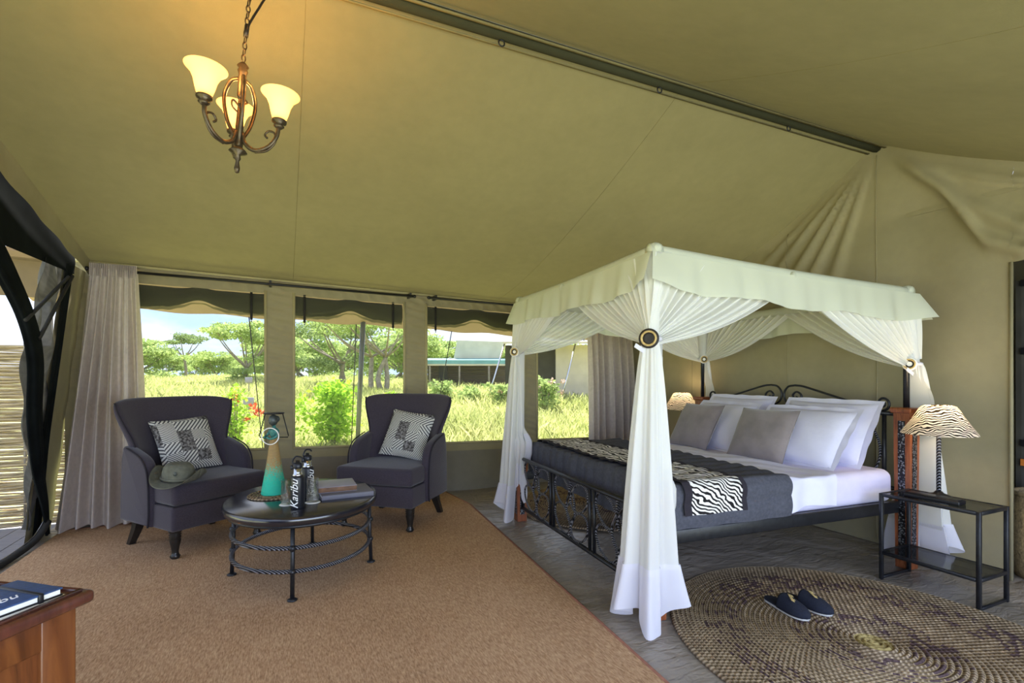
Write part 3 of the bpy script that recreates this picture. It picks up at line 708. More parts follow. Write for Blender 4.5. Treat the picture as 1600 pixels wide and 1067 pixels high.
# ------------------------------------------------------------------ four-poster bed (local x to the head, local y to the window)
BO = Vector((1.76, 2.08, 0)); BR = math.radians(-4); BL, BW = 1.97, 1.90
BMX = Matrix.Translation(BO) @ Matrix.Rotation(BR, 4, 'Z')
def ctop(x): return 1.90-.05*x
bed = thing('four_poster_bed', 'black iron four-poster bed with red wooden corner posts', 'bed', BO, BR)
for x, y, hp in ((0, 0, .66), (0, BW, .66), (BL, 0, 1.05), (BL, BW, 1.05)):
    m = MB(); w0, w1 = .042, .050
    vs = [(x+a*w, y+b*w, z) for z, w in ((0, w0), (hp-.04, w1)) for a, b in ((-1, -1), (1, -1), (1, 1), (-1, 1))]
    m.add(vs, [(3, 2, 1, 0), (4, 5, 6, 7)]+[(j, (j+1) % 4, 4+(j+1) % 4, 4+j) for j in range(4)])
    p = m.build('corner_post', 'red_wood', bed, smooth=False)
    MB().rbox((x, y, hp-.022), (.135, .135, .036), .010, 2).build('post_cap', 'red_wood', p)
    for sx, sy in ((0, -1), (-1, 0), (1, 0)):
        m = MB(); vs = []
        for z, w in ((.06, w0), (hp-.09, w1)):
            for k in (-1, 1): vs.append((x+sx*(w+.003)+(k*.021 if sy else 0), y+sy*(w+.003)+(k*.021 if sx else 0), z))
        for z, w in ((.06, w0), (hp-.09, w1)):
            for k in (-1, 1): vs.append((x+sx*(w-.004)+(k*.021 if sy else 0), y+sy*(w-.004)+(k*.021 if sx else 0), z))
        m.add(vs, [(0, 1, 3, 2), (4, 6, 7, 5), (0, 4, 5, 1), (2, 3, 7, 6), (0, 2, 6, 4), (1, 5, 7, 3)]).build('metal_inlay', 'hammered_metal', p, smooth=False)
    MB().tube([(x, y, hp-.01), (x, y, ctop(x))], .018, 12).build('canopy_pole', 'iron', bed)
    MB().ball((x, y, ctop(x)+.01), .028, 12, 8).build('pole_knob', 'iron', bed)
for y in (0, BW): MB().tube([(0, y, ctop(0)), (BL, y, ctop(BL))], .012, 8).build('canopy_rail', 'iron', bed)
for x in (0, BL): MB().tube([(x, 0, ctop(x)), (x, BW, ctop(x))], .012, 8).build('canopy_rail', 'iron', bed)
for y in (.03, BW-.03): MB().rbox((BL/2, y, .395), (BL-.06, .035, .075), .006, 2).build('side_rail', 'iron', bed)
for k in range(9): MB().box((.16+k*.2, BW/2, .405), (.07, BW-.09, .02)).build('slat', 'black_paint', bed, smooth=False)
# footboard: two rails, uprights and looping twisted bars
ft = MB().tube([(0, .04, .54), (0, BW-.04, .54)], .015, 10).build('footboard_rail', 'iron', bed)
MB().tube([(0, .04, .12), (0, BW-.04, .12)], .015, 10).build('footboard_rail', 'iron', bed)
seg = (BW-.10)/3
for k in range(4):
    y = .05+seg*k
    for dy in ((0,) if k in (0, 3) else (-.028, .028)): MB().tube([(0, y+dy, .12), (0, y+dy, .54)], .012, 8).build('footboard_upright', 'iron', bed)
for k in range(3):
    y0 = .05+seg*k+.04; w = seg-.08; c0 = y0+w/2
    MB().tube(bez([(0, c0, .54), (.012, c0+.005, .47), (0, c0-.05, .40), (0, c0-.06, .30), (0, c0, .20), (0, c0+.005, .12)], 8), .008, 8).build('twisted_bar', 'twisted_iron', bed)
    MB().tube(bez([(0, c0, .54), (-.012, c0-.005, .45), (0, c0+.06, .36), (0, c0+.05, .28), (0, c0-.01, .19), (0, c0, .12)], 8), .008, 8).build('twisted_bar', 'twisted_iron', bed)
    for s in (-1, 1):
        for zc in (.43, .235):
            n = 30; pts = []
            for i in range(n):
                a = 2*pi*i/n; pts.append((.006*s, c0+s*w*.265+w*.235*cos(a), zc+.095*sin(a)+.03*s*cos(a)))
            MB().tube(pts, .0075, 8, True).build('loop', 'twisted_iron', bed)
# headboard: rails, bars, rings and four scrolls
for z in (1.0, .50): MB().tube([(BL, .04, z), (BL, BW-.04, z)], .014, 10).build('headboard_rail', 'iron', bed)
for y in (.14, .46, .83, 1.07, 1.44, BW-.14): MB().tube([(BL, y, .42), (BL, y, 1.0)], .014 if y in (.14, BW-.14) else .010, 8).build('headboard_bar', 'iron', bed)
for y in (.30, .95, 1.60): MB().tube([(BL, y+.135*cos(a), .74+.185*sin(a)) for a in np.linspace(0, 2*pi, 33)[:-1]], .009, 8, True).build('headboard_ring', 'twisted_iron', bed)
for s in (-1, 1):
    c0 = BW/2; pts = []
    def sp(cy, cz, r0, turns, a0, sg, n=26): return [(BL, cy+sg*(r0*(1-.80*i/n))*cos(a0+turns*2*pi*i/n), cz+(r0*(1-.80*i/n))*sin(a0+turns*2*pi*i/n)) for i in range(n+1)]
    # long arm from the small end scroll up to the big middle scroll
    pts = sp(c0+s*.80, 1.065, .050, 1.35, -pi/2, s)[::-1]
    arm = bez([(BL, c0+s*.80, 1.015), (BL, c0+s*.66, 1.045), (BL, c0+s*.40, 1.115), (BL, c0+s*.20, 1.168), (BL, c0+s*.115, 1.178)], 6)
    big = sp(c0+s*.115, 1.100, .084, 1.55, pi/2, -s, 36)
    curl = bez([(BL, c0+s*.115, 1.178), (BL, c0+s*.05, 1.165), (BL, c0+s*.012, 1.11), (BL, c0+s*.03, 1.045), (BL, c0+s*.10, 1.016), (BL, c0+s*.165, 1.045), (BL, c0+s*.172, 1.10), (BL, c0+s*.13, 1.125), (BL, c0+s*.095, 1.10), (BL, c0+s*.11, 1.075), (BL, c0+s*.135, 1.085)], 6)
    MB().tube(pts+arm[1:]+curl[1:], .0085, 8).build('scroll', 'iron', bed)

# ------------------------------------------------------------------ bedding
def bl(x, y, z): return BMX @ Vector((x, y, z))
mt = thing('mattress', 'thick mattress in fitted lilac white sheet on iron bed', 'mattress', BO, BR)
MB().rbox((1.0225, BW/2, .525), (1.815, BW-.09, .22), .06, 5).build('fitted_sheet', 'cool_lit_sheet', mt)
def cover(name, mat, x0, x1, hang, off, label, parent=None, foot=0, nx=50, ny=90, wave=0, chan=0, wr=.004, seed=1, edge_wave=0.0):
    """cloth laid over the mattress: hang on both long sides, optional hang over the foot"""
    rr = random.Random(seed); f = [rr.uniform(0, 6) for _ in range(6)]; top = .637+off; y0, y1 = .045-off, BW-.045+off; xf = .045-off; rad = .06
    def fn(u, v):
        a = (x0-foot)+(x1-x0+foot)*u; b = -hang+(BW-.09+2*hang)*v       # unrolled sheet
        W_ = BW-.09
        dn = max(0, -b, b-W_); df = max(0, x0-a) if foot else 0
        drop = max(dn, df)
        x = (a+wave*0) if not foot else max(a, x0)
        y = y0+min(max(b, 0), W_)/W_*(y1-y0)
        # rounded shoulder
        def sh(d): return (rad*sin(min(d/rad, pi/2)), rad*(1-cos(min(d/rad, pi/2)))+max(0, d-rad*pi/2))
        z = top; o1 = o2 = 0
        if dn > 0: s1, z1 = sh(dn); o1 = s1*.42; z -= z1
        if df > 0: s2, z2 = sh(df); o2 = s2*.42; z = min(z, top-z2)
        if b < 0: y -= o1
        if b > W_: y += o1
        x -= o2
        wv = wr*(sin(x*7+y*5+f[0])+sin(x*13-y*9+f[1])+.6*sin(x*31+y*17+f[2]))
        if chan: wv += .011*abs(sin(pi*(b+.03)/chan))
        if drop > .03:
            g = wr*1.8*sin((x if dn >= df else y)*24+f[3])*min(1, drop*6)
            if dn >= df: y += (-1 if b < 0 else 1)*(g+wv)
            else: x -= g+wv
            z += edge_wave*sin(x*9+f[4])*min(1, drop*4)
        else: z += wv
        if edge_wave: x += edge_wave*1.5*sin(y*5+f[5])*u
        return (x, y, z)
    o = parent or thing(name, label[0], label[1], BO, BR)
    MB().grid(fn, nx, ny).build(label[2], mat, o); return o
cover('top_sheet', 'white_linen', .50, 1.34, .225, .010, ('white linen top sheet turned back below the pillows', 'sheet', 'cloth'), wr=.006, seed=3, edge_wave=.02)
qu = cover('quilt', 'quilt', .128, .95, .262, .030, ('charcoal quilted bedspread over the foot of the bed', 'quilt', 'cloth'), foot=.30, chan=.115, wr=.003, nx=70, ny=140, seed=5)
rn = cover('bed_runner', 'zebra_cloth', .217, .555, .20, .043, ('zebra print bed runner with dark border across the quilt', 'bed runner', 'cloth'), chan=.115, wr=.003, nx=30, ny=140, seed=5)
cover('', 'quilt_border', .168, .219, .203, .045, ('', '', 'border'), parent=rn, chan=.115, wr=.003, nx=4, ny=140, seed=5)
cover('', 'quilt_border', .553, .585, .203, .045, ('', '', 'border'), parent=rn, chan=.115, wr=.003, nx=4, ny=140, seed=5)
def bedpillow(w, h, t, loc, rx, rz, mat, name, label, group, flange=0, pinch=.05):
    o = thing(name, label, 'pillow' if mat == 'white_linen' else 'cushion', group=group)
    pillow(MB(), w, h, t, pinch, 24, .02).build('cover', mat, o)
    if flange:
        def fl(u, v):
            a = u*2*pi; c_, s_ = cos(a), sin(a); k = max(abs(c_), abs(s_)); q = 1-.02+(.16*v)
            return (w/2*c_/k*(.84+.24*v), h/2*s_/k*(.80+.32*v), .005*sin(a*13)*v)
        MB().grid(fl, 80, 2, wrap=True).build('flange', mat, o)
    M_ = BMX @ Matrix.Translation(loc) @ Matrix.Rotation(-pi/2+rz, 4, 'Z') @ Matrix.Rotation(rx, 4, 'X')
    o.location = M_.to_translation(); o.rotation_euler = M_.to_euler(); return o
# heads lean on the headboard; rx is the lean from lying flat
ra = math.radians
G = 'white bed pillows'
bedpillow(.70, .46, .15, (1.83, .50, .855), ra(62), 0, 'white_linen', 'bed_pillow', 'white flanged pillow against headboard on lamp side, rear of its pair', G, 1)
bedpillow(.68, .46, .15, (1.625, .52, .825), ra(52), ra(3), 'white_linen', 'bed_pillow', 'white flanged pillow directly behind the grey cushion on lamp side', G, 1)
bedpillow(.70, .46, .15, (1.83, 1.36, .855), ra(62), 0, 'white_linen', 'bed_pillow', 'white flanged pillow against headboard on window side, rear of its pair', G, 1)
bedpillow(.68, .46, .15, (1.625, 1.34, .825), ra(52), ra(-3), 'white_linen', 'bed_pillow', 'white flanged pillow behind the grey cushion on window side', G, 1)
G = 'grey velvet cushions'
bedpillow(.46, .42, .14, (1.43, .66, .822), ra(60), ra(8), 'grey_velvet', 'velvet_cushion', 'grey velvet cushion on bed, on the zebra lamp and nightstand side', G)
bedpillow(.46, .42, .14, (1.44, 1.38, .824), ra(60), ra(2), 'grey_velvet', 'velvet_cushion', 'grey velvet cushion on bed, on the window side', G)

# ------------------------------------------------------------------ net canopy
net = thing('bed_canopy', 'cream mosquito net canopy with valance, tied to the bed posts', 'bed canopy', BO, BR)
CO = [(0, 0), (BL, 0), (BL, BW), (0, BW)]
TIE = {0: (-.045, -.03, 1.44), 1: (BL+.005, -.03, 1.33), 2: (BL, BW, 1.42), 3: (-.035, BW-.01, 1.46)}
for k in range(4):
    (xa, ya), (xb, yb) = CO[k], CO[(k+1) % 4]; A = Vector((xa, ya, ctop(xa))); B = Vector((xb, yb, ctop(xb))); D = (B-A); L = D.length; Dn = D.normalized()
    out_ = Vector((Dn.y, -Dn.x, 0)); rr = random.Random(k+20); ph = [rr.uniform(0, 6) for _ in range(5)]
    MB().tube([A+D*t-Vector((0, 0, .012*sin(pi*t))) for t in np.linspace(-.018, 1.018, 16)], .034, 10).build('rail_sleeve', 'net_cotton', net)
    def val(u, v):
        p = A+D*(-.022+1.044*u)-Vector((0, 0, .012*sin(pi*u))); e = min(u, 1-u)*L; corner = math.exp(-(e/.10)**2); mid = math.exp(-((u-.47)*L/.06)**2)
        fold = (sin(u*L*21+ph[0]+1.2*sin(u*7+ph[1]))*.010+sin(u*L*43+ph[2])*.005)*(.3+v)*1.2
        o_ = .050+.022*v+fold*.8+.05*corner*v-.018*mid*v
        drop = .185*v*(1-.10*corner)+.012*v*sin(u*L*9+ph[3])
        ex = Dn*((.045*v*corner)*(1 if u > .5 else -1))
        return p+out_*o_+ex+Vector((0, 0, -.014-drop))
    MB().grid(val, 130, 12).build('valance', 'net_cotton', net)
    MB().ball(tuple(A+D*.47+out_*.036-Vector((0, 0, .03))), .020, 10, 8, (1, 1, 1.5)).build('valance_knot', 'net_cotton', net)
    # two half panels, gathered to the tie on each post
    for half in (0, 1):
        T = Vector(TIE[k if half == 0 else (k+1) % 4]); P0 = A if half == 0 else B; P1 = A+D*(.52 if half == 0 else .44)
        def pan(u, v, T=T, P0=P0, P1=P1):
            top = P0+(P1-P0)*u+Vector((0, 0, -.02)); hr = (P1-P0).normalized()
            bot = T+hr*(.028*u-.004)+Vector((0, 0, .035*(1-u)-.03*u)); q = v**.9
            p = top+(bot-top)*q
            p += Vector((0, 0, -1))*(.11*u**1.6*sin(pi*q)*(1-.25*q))+hr*(-.06*u*sin(pi*q))
            am = (.016*(1-q)+.010)*(1-.3*q)
            p -= hr*(.034*(1-u)**4)
            return p+out_*(.028*(1-u)**2+am*sin(u*2*pi*13+ph[4])+.006*sin(u*67)+.012*sin(pi*q))
        MB().grid(pan, 150, 24).build('net_panel', 'net', net)
for i, (cx_, cy_) in enumerate(CO):     # net wrapped round each pole above its tie
    T = Vector(TIE[i]); P0 = Vector((cx_, cy_, ctop(cx_)-.02)); MB().tube([P0+(T-P0)*k/8 for k in range(9)], [.052, .050, .046, .043, .041, .040, .040, .040, .042], 14).build('net_wrap', 'net', net)
for i, (cx_, cy_) in enumerate(CO): MB().ball((cx_, cy_, ctop(cx_)+.012), .038, 14, 10, (1.1, 1.1, .85)).build('corner_puff', 'net_cotton', net)
def tail(i, cb, rt, rb, zb, seed, nf=7, sq=(1, 1), lift=None, behind=None):
    """net below the tie: it either hangs round the outside of its post (hem lifted over the rails) or falls behind it"""
    T = Vector(TIE[i]); rr = random.Random(seed); f = [rr.uniform(0, 6) for _ in range(5)]; ox, oy = CO[i]; hp = .66
    if behind: T.x = BL+.052
    def around(z): return .026+.047*sm(hp+.17, hp+.01, z)-.010*sm(hp-.05, hp-.14, z)
    def body(z0, z1, r0f, ruff):
        def fn(u, v):
            t = z0+(z1-z0)*v; q = sm(0, 1, t)*.6+.4*t; a = 2*pi*u; cx, cy = T.x+(cb[0]-T.x)*q, T.y+(cb[1]-T.y)*q
            hem = zb+.035*ruff*v*sin(3*a+f[3])+.02*ruff*v*sin(a+f[4])
            lf = 0
            if lift:
                for ang, wd, hgt in lift:
                    dl = abs((a-ang+pi) % (2*pi)-pi); k_ = sm(wd+.38, wd, dl); hem += hgt*k_; lf = max(lf, k_)
            z = max(.008, T.z+(hem-T.z)*t)
            r = (rt+(rb-rt)*(t**.65))*r0f*(1+.055*ruff*v)*(1-.60*lf)
            r *= 1+(.12+.20*t+.08*ruff*v)*sin(nf*a+f[0]+.8*sin(2*a+f[1])+t*1.2)+.06*sin((nf*2+3)*a+f[2])
            dx, dy = cos(a)*sq[0], sin(a)*sq[1]; L = math.hypot(dx, dy); dx /= L; dy /= L; L *= r
            if not behind:      # stay outside the post and its pole
                h_ = around(z); px_, py_ = cx-ox, cy-oy; t0, t1 = -9., 9.
                for p_, d_ in ((px_, dx), (py_, dy)):
                    if abs(d_) < 1e-6: d_ = 1e-6
                    k0, k1 = sorted(((-h_-p_)/d_, (h_-p_)/d_)); t0, t1 = max(t0, k0), min(t1, k1)
                if t1 > max(t0, 0): L = max(L, t1+.004+.004*sin(nf*2*a))
            x, y = cx+dx*L, cy+dy*L
            if behind: x = min(max(x, BL+.024+.066*sm(T.z-.05, 1.09, z)), BL+behind)
            return (x, y, z)
        return fn
    MB().grid(body(0, .84, 1, 0), 120, 40, wrap=True).build('net_tail', 'net', net)
    MB().grid(body(.82, 1.0, 1.05, 1.6), 120, 14, wrap=True).build('tail_ruffle', 'net_ruffle', net)
tail(0, (-.058, -.022), .034, .128, .07, 31, 6, (1, .95), lift=[(pi/4, .82, .52)])
tail(1, (BL+.155, .015), .030, .140, .07, 32, 6, (.75, 1.1), behind=.25)
tail(2, (BL+.125, BW-.02), .028, .105, .07, 33, 6, (.7, .9), behind=.165)
tail(3, (-.058, BW-.012), .034, .112, .08, 34, 6, lift=[(0, .55, .52), (-pi/2+.15, .30, .22)])
for i in range(4):
    T = Vector(TIE[i]); away = Vector((-1, -1, 0)).normalized() if i != 2 else Vector((-.5, -1, 0)).normalized()
    if i == 1: away = Vector((-1, -.35, 0)).normalized()
    Q = away.to_track_quat('Z', 'Y').to_matrix(); c0 = T+away*.055; r = .050 if i == 0 else .042
    md = MB().lathe([(r*.55, .004), (r*.82, .010), (r, .004), (r, -.004), (r*.55, -.004)], 28, c0, Q).build('tie_medallion', 'medallion_white' if i else 'medallion_black', net)
    MB().lathe([(.0005, .0), (r*.35, .004), (r*.60, .006), (r*.60, -.002), (.0005, -.002)], 24, c0, Q).build('medallion_heart', 'medallion_black', md)
    MB().tube([c0+Q @ Vector((r*.70*cos(a), r*.70*sin(a), .008)) for a in np.linspace(0, 2*pi, 25)[:-1]], .006, 6, True).build('medallion_ring', 'medallion_gold', md)
    MB().tube([T+Vector((.047*cos(a), .047*sin(a), .0)) for a in np.linspace(0, 2*pi, 17)[:-1]], .012, 6, True).build('tie_band', 'net_ruffle', net)
for i, dx in ((0, (-.07, .02)), (1, (-.10, -.02))):
    T = Vector(TIE[i]); MB().box(T+Vector((dx[0], dx[1]-.03, -.05)), (.07, .004, .022), R=Matrix.Rotation(.5, 3, 'Y')).build('fabric_tag', 'net_ruffle', net, smooth=False)

# ------------------------------------------------------------------ nightstands, lamps
def nightstand(cx, cy, label):
    t = thing('nightstand', label, 'nightstand', (cx, cy, 0), 0, 'iron and glass nightstands'); w, dd, H, r = .50, .31, .53, .020
    for sx in (-1, 1):
        for sy in (-1, 1): MB().rbox((sx*(dd/2-r/2), sy*(w/2-r/2), H/2), (r, r, H), .002, 1).build('leg', 'iron', t)
    for z in (H-r/2, .165, ):
        for s in (-1, 1):
            MB().rbox((s*(dd/2-r/2), 0, z), (r, w-2*r, r), .002, 1).build('rail', 'iron', t); MB().rbox((0, s*(w/2-r/2), z), (dd-2*r, r, r), .002, 1).build('rail', 'iron', t)
    for s in (-1, 1): MB().rbox((0, s*(w/2-r/2), .012), (dd-2*r, r*.8, r*.8), .002, 1).build('foot_rail', 'iron', t)
    for z in (H-.006, .170): MB().box((0, 0, z), (dd-2*r+.004, w-2*r+.004, .008)).build('glass_shelf', 'shelf_glass', t, smooth=False)
    return t
nightstand(3.515, 1.655, 'black iron nightstand with glass shelves beside braided mat and slippers')
nightstand(3.82, 4.25, 'black iron nightstand behind the bed beside corner curtain')
def table_lamp(x, y, label, on):
    t = thing('table_lamp', label, 'lamp', (x, y, .5285), 0, 'zebra shade table lamps')
    MB().lathe([(.0005, 0), (.062, 0), (.064, .006), (.050, .014), (.026, .022), (.016, .034)], 24).build('base', 'iron', t)
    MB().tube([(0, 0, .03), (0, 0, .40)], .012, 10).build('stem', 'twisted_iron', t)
    MB().lathe([(.014, .385), (.024, .395), (.024, .405), (.012, .415), (.012, .44), (.0005, .44)], 16).build('socket', 'iron', t)
    sh = [(.185, .375), (.178, .388), (.150, .430), (.122, .475), (.098, .520), (.084, .540), (.068, .548)]
    n_ = 40; m_ = MB(); m_.grid(lambda u, v: (sh[round(v*6)][0]*cos(2*pi*u), sh[round(v*6)][0]*sin(2*pi*u), sh[round(v*6)][1]), n_, 6, wrap=True); m_.build('shade', 'zebra_shade', t)
    MB().ball((0, 0, .472), .026, 12, 8, (1, 1, 1.25)).build('bulb', 'bulb', t)
    l = lamp('lamp_light', 'POINT', (0, 0, .515), on, (1, .74, .42), shadow_soft_size=.03); l.parent = t
    return t
table_lamp(3.59, 1.70, 'table lamp with zebra shade on nightstand beside slippers', 2.4)
table_lamp(3.86, 4.13, 'table lamp with zebra shade on nightstand behind bed near the curtain', 2.4)
b = thing('black_case', 'flat black case lying on the iron nightstand by lamp', 'case', (3.455, 1.66, .5285), math.radians(93))
MB().rbox((0, 0, .012), (.27, .085, .024), .005, 2).build('body', 'black_paint', b); MB().rbox((0, 0, .0265), (.255, .072, .005), .002, 2).build('lid', 'bottle_black', b)

# ------------------------------------------------------------------ slippers
def slipper(x, y, rz, label):
    t = thing('slipper', label, 'slipper', (x, y, .021), rz, 'navy slippers')
    def wd(s): return (.036+.012*sm(.1, .65, s))*(math.sqrt(max(0, 1-((s-.16)/.16)**2)) if s < .16 else 1)*(math.sqrt(max(0, 1-((s-.72)/.28)**2)) if s > .72 else 1)
    L = .275; N = 24; ol = [(-wd(k/N), L*k/N) for k in range(N+1)]+[(wd(k/N), L*k/N) for k in range(N-1, 0, -1)]
    MB().prism(ol, lambda p, q, d: (p*1.03, q, d), .010).build('sole', 'slipper_sole', t, smooth=False)
    MB().prism(ol, lambda p, q, d: (p*.98, q, .0102+d), .007).build('insole', 'slipper_navy', t, smooth=False)
    def up(u, v):
        s = .42+.575*v; w = wd(s)*1.06; a = pi*u; hgt = .062*(1-v**2.2)**.5*(1-.15*v)+.008
        n = Vector((cos(a), 0, sin(a)+.2)).normalized(); return (-w*cos(a), L*s+.012*sin(a)*(v-.2), .009+hgt*sin(a)**.8), Vector((-cos(a), 0, sin(a)+.05)).normalized()
    MB().slab(up, 20, 16, lambda u, v: .003).build('upper', 'slipper_navy', t)
    text('Karibu', 'embroidery', 'gold_print', t, .034, (0, .172, .0755), (math.radians(-15), 0, math.radians(55)), .4, .001)
    return t
slipper(2.44, 1.965, pi-.12, 'navy slipper with gold embroidery, the one nearer the net drape')
slipper(2.557, 1.95, pi+.03, 'navy slipper with gold embroidery, the one nearer the nightstand')
# ------------------------------------------------------------------ chandelier hanging from the ridge
CH = Vector((-.165, YR, 2.07))
ch = thing('chandelier', 'three-armed wrought iron chandelier with amber glass shades on chain', 'chandelier', CH)
ch.rotation_euler = (math.radians(0), math.radians(3), math.radians(12))
MB().lathe([(.0005, 0), (.008, .004), (.011, .02), (.006, .05), (.012, .06), (.009, .075), (.034, .088), (.026, .098), (.013, .106), (.016, .13), (.013, .16), (.015, .19), (.010, .30), (.009, .33)], 18).build('finial_and_column', 'chandelier_iron', ch)
MB().lathe([(.010, .30), (.016, .315), (.015, .41), (.020, .42), (.014, .432), (.022, .440), (.010, .455), (.0005, .46)], 16).build('top_stem', 'chandelier_iron', ch)
for k in range(3):
    a = math.radians(90+120*k); ca, sa = cos(a), sin(a)
    def q(r, z): return (r*ca, r*sa, z)
    ab = math.radians(30+120*k); cb, sb = cos(ab), sin(ab)
    MB().tube(bez([(cb*.012, sb*.012, .39), (cb*.045, sb*.045, .375), (cb*.066, sb*.066, .31), (cb*.050, sb*.050, .22), (cb*.018, sb*.018, .15), (cb*.010, sb*.010, .11)], 6), .0075, 8).build('cage_bar', 'chandelier_iron', ch)
    arm = MB().tube(bez([q(.010, .17), q(.025, .125), q(.065, .100), q(.115, .120), q(.145, .165), q(.150, .205)], 7), .0085, 8).build('arm', 'chandelier_iron', ch)
    MB().tube(bez([q(.065, .092), q(.110, .103), q(.140, .140), q(.138, .175), q(.115, .185), q(.100, .168), q(.110, .155)], 6), .0045, 6).build('arm_scroll', 'chandelier_iron', arm)
    T_ = Matrix.Rotation(0, 3, 'X')
    c0 = Vector(q(.152, .198))
    MB().lathe([(.010, 0), (.021, .010), (.013, .018), (.028, .026), (.029, .034), (.017, .040), (.020, .050), (.0005, .052)], 18, c0).build('socket_cup', 'chandelier_iron', arm)
    g = [(.020, .040), (.028, .045), (.034, .066), (.041, .096), (.053, .122), (.071, .140), (.074, .143)]
    MB().lathe([(r, z) for r, z in g]+[(r-.004, z) for r, z in g[::-1]], 32, c0, closed=True).build('glass_shade', 'lamp_glass', ch)
    MB().ball(tuple(c0+Vector((0, 0, .080))), .018, 12, 8, (1, 1, 1.4)).build('bulb', 'bulb', ch)
    l = lamp('chandelier_light', 'POINT', c0+Vector((0, 0, .150)), 5.2, (1, .50, .13), shadow_soft_size=.05); l.parent = ch
MB().tube(bez([(.012, 0, .31), (.02, -.012, .29), (-.01, -.02, .27), (.01, -.012, .25), (-.028, -.016, .285), (-.03, -.01, .26), (.012, 0, .235)], 6), .004, 6).build('wire_twist', 'chandelier_iron', ch)
z = .46; k = 0
while z < .83:
    R_ = Matrix.Rotation(pi/2*(k % 2)+.4, 3, 'Z')
    MB().tube([R_ @ Vector((.008*cos(a), 0, .016*sin(a)))+Vector((.03*(z-.46), 0, z+.014)) for a in np.linspace(0, 2*pi, 13)[:-1]], .0026, 5, True).build('chain_link', 'chandelier_iron', ch)
    z += .026; k += 1
MB().tube(bez([(.004, 0, .56), (.012, .0, .62), (.05, 0, .72), (.080, 0, .80), (.085, 0, .855)], 8), .0045, 6).build('flex', 'black_paint', ch)
MB().tube([(.003, 0, .565), (.006, 0, .615)], .009, 8).build('tape_wrap', 'black_paint', ch)

# ------------------------------------------------------------------ shelves seen through the doorway
w = thing('open_wardrobe', 'open shelving with orange wood edges beyond the doorway', 'shelves', (4.76, 1.15, 0))
for y in (-.75, .55): MB().box((0, y, .95), (.40, .03, 1.9)).build('side_panel', 'dark_inside', w, smooth=False)
MB().box((.21, -.1, .95), (.02, 1.3, 1.9)).build('back_panel', 'dark_inside', w, smooth=False)
for z in (.06, .67, .80, 1.42, 1.88):
    s = MB().box((0, -.1, z), (.40, 1.27, .03)).build('shelf', 'dark_inside', w, smooth=False); MB().box((-.205, -.1, z), (.02, 1.27, .045)).build('shelf_edge', 'orange_wood' if z == .67 else 'black_paint', s, smooth=False)
for z, lab, cm in ((.816, 'blue and white folded cloth on wardrobe shelf', 'blue_cloth'), (1.436, 'orange folded blanket on the upper wardrobe shelf', 'orange_wood')):
    t = thing('folded_cloth', lab, 'cloth', (4.74, 1.32, z)); 
    for i in range(3): MB().rbox((0, 0, .027+.05*i), (.28, .42, .046), .018, 3).build('fold', cm, t)
t = thing('laundry_basket', 'woven straw laundry basket standing beyond the doorway', 'basket', (4.30, 1.46, 0))
MB().lathe([(.0005, 0), (.15, 0), (.17, .05), (.19, .22), (.185, .40), (.165, .52), (.155, .52), (.17, .40), (.17, .22), (.15, .04), (.0005, .02)], 28).build('body', 'basket', t)
MB().tube([(.162*cos(a), .162*sin(a), .52) for a in np.linspace(0, 2*pi, 33)[:-1]], .014, 8, True).build('rim', 'basket', t)

# ------------------------------------------------------------------ outside
FW = Vector((.4147, .91, 0)); RT = Vector((.91, -.4147, 0))
def gz(x, y):
    d = math.hypot(x, y); return -.32 if d < 6.3 else 1.02-1.34*math.exp(-(d-6.3)/8)+.0*d
def at(u, d): p = FW*d+RT*((u-800)/790*d); return Vector((p.x, p.y, gz(p.x, p.y)))
m = MB(); xs = np.concatenate([np.linspace(-70, -12, 14), np.linspace(-10, 30, 60), np.linspace(33, 110, 14)]); ys = np.concatenate([np.linspace(-40, 4, 10), np.linspace(5, 40, 60), np.linspace(43, 130, 16)])
vs = [(x, y, gz(x, y)+.05*sin(x*1.3)*sin(y*1.1)-(.05 if y < 6 else 0)) for y in ys for x in xs]; w_ = len(xs)
m.add(vs, [(j*w_+i, j*w_+i+1, (j+1)*w_+i+1, (j+1)*w_+i) for j in range(len(ys)-1) for i in range(w_-1)])
g = m.build('meadow_ground', 'meadow'); tag(g, kind='structure')
def cards(P, size, up=0.0, seed=0, asp=.55):
    """leaf blades as small bent diamonds, vectorised: P is (n,3)"""
    r = np.random.default_rng(seed); n = len(P); a = r.normal(size=(n, 3)); a[:, 2] *= .5; a[:, 2] += up; a /= np.linalg.norm(a, axis=1, keepdims=True)
    b = np.cross(a, r.normal(size=(n, 3))); b /= np.linalg.norm(b, axis=1, keepdims=True); s = (size*(.6+.8*r.random(n)))[:, None]
    V = np.stack([P, P+a*s*.5+b*s*asp*.5, P+a*s, P+a*s*.5-b*s*asp*.5], 1).reshape(-1, 3)
    return V, np.arange(4*n).reshape(n, 4)
def npmesh(name, V, F, mat, parent=None):
    me = bpy.data.meshes.new(name); n = len(F); k = F.shape[1]
    me.vertices.add(len(V)); me.vertices.foreach_set('co', np.asarray(V, dtype=np.float32).ravel())
    me.loops.add(n*k); me.loops.foreach_set('vertex_index', F.ravel().astype(np.int32))
    me.polygons.add(n); me.polygons.foreach_set('loop_start', np.arange(0, n*k, k, dtype=np.int32)); me.polygons.foreach_set('loop_total', np.full(n, k, dtype=np.int32))
    me.update(calc_edges=True); me.materials.append(MT[mat]); o = bpy.data.objects.new(name, me); C.objects.link(o); o.parent = parent; return o
